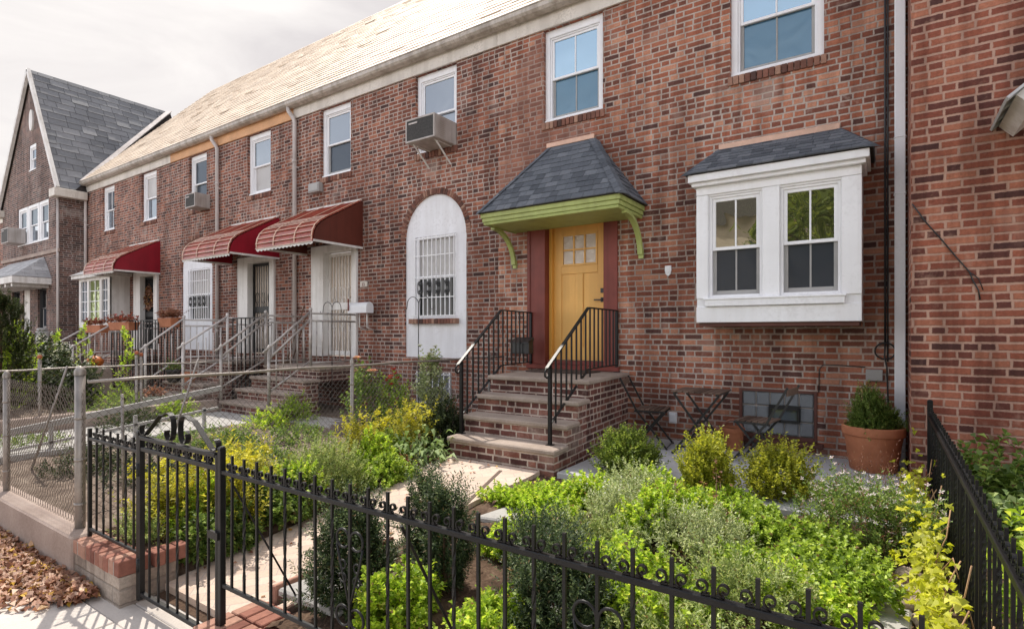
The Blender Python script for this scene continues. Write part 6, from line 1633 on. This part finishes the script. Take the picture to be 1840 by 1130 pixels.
# ================================================================ light, sky, camera
S = Vector((-.60, .32, 1.0)).normalized()
sun = link(bpy.data.objects.new('sun', bpy.data.lights.new('sun', 'SUN'))); sun.rotation_euler = S.to_track_quat('Z', 'Y').to_euler(); sun.location = S * 60
sun.data.energy = 5.0; sun.data.angle = R(.5); sun.data.color = (1, .93, .83)
W = bpy.data.worlds.new('World'); SC.world = W; W.use_nodes = True
nt = W.node_tree; nt.nodes.clear()
def wn(k, **kw):
    n = nt.nodes.new(k)
    for a, b in kw.items(): setattr(n, a, b)
    return n
out = wn('ShaderNodeOutputWorld'); sky = wn('ShaderNodeTexSky', sky_type='NISHITA'); sky.sun_disc = False
sky.sun_elevation = math.asin(S.z); sky.sun_rotation = math.atan2(S.x, S.y) % (2 * math.pi); sky.air_density = 1.2; sky.dust_density = 1.5
b1 = wn('ShaderNodeBackground'); b1.inputs[1].default_value = .13; nt.links.new(sky.outputs[0], b1.inputs[0])
tc = wn('ShaderNodeTexCoord'); sx = wn('ShaderNodeSeparateXYZ'); nt.links.new(tc.outputs['Generated'], sx.inputs[0])
mp = wn('ShaderNodeMapping'); mp.inputs['Scale'].default_value = (1.1, 1.1, 3.2); mp.inputs['Rotation'].default_value = (.12, .2, .3); nt.links.new(tc.outputs['Generated'], mp.inputs[0])
nz = wn('ShaderNodeTexNoise'); nz.inputs['Scale'].default_value = 2.6; nz.inputs['Detail'].default_value = 7; nz.inputs['Roughness'].default_value = .55; nz.inputs['Distortion'].default_value = .5; nt.links.new(mp.outputs[0], nz.inputs[0])
cr = wn('ShaderNodeValToRGB'); cr.color_ramp.elements[0].position = .32; cr.color_ramp.elements[0].color = (.71, .675, .68, 1); cr.color_ramp.elements[1].position = .66; cr.color_ramp.elements[1].color = (.95, .91, .885, 1); nt.links.new(nz.outputs[0], cr.inputs[0])
b2 = wn('ShaderNodeBackground');  nt.links.new(cr.outputs[0], b2.inputs[0])
# cloud cover: thick ahead over the roofs, broken behind the street
def wm(op, a, b, clampv=False):
    n = wn('ShaderNodeMath', operation=op, use_clamp=clampv)
    for i, v in enumerate((a, b)):
        if hasattr(v, 'node'): nt.links.new(v, n.inputs[i])
        else: n.inputs[i].default_value = v
    return n.outputs[0]
# cloud behind the camera made far brighter, an added fill for the shaded facade
nt.links.new(wm('ADD', 1.10, wm('MULTIPLY', wm('SUBTRACT', .10, sx.outputs[1], True), 8.4)), b2.inputs[1])
cov = wm('ADD', wm('MULTIPLY', sx.outputs[1], 1.6), wm('ADD', wm('MULTIPLY', nz.outputs[0], 2.2), -.35), True)
cov = wm('MAXIMUM', cov, wm('SUBTRACT', .42, wm('MULTIPLY', sx.outputs[2], .6)), True)
ms = wn('ShaderNodeMixShader'); nt.links.new(cov, ms.inputs[0]); nt.links.new(b1.outputs[0], ms.inputs[1]); nt.links.new(b2.outputs[0], ms.inputs[2]); nt.links.new(ms.outputs[0], out.inputs[0])
cam = link(bpy.data.objects.new('camera', bpy.data.cameras.new('camera'))); SC.camera = cam
cam.location = (0, -7, 0); cam.rotation_euler = (R(90), 0, R(34.0127)); cam.data.sensor_width = 36; cam.data.lens = 36 * 992 / 1840; cam.data.shift_y = 33 / 1840; cam.data.clip_start = .05; cam.data.clip_end = 2000
SC.view_settings.view_transform = 'Standard'; SC.view_settings.look = 'None'; SC.view_settings.exposure = 0; SC.view_settings.gamma = 1
SC.cycles.max_bounces = 8; SC.cycles.diffuse_bounces = 4; SC.cycles.transmission_bounces = 4; SC.cycles.sample_clamp_indirect = 6
SC.render.film_transparent = False
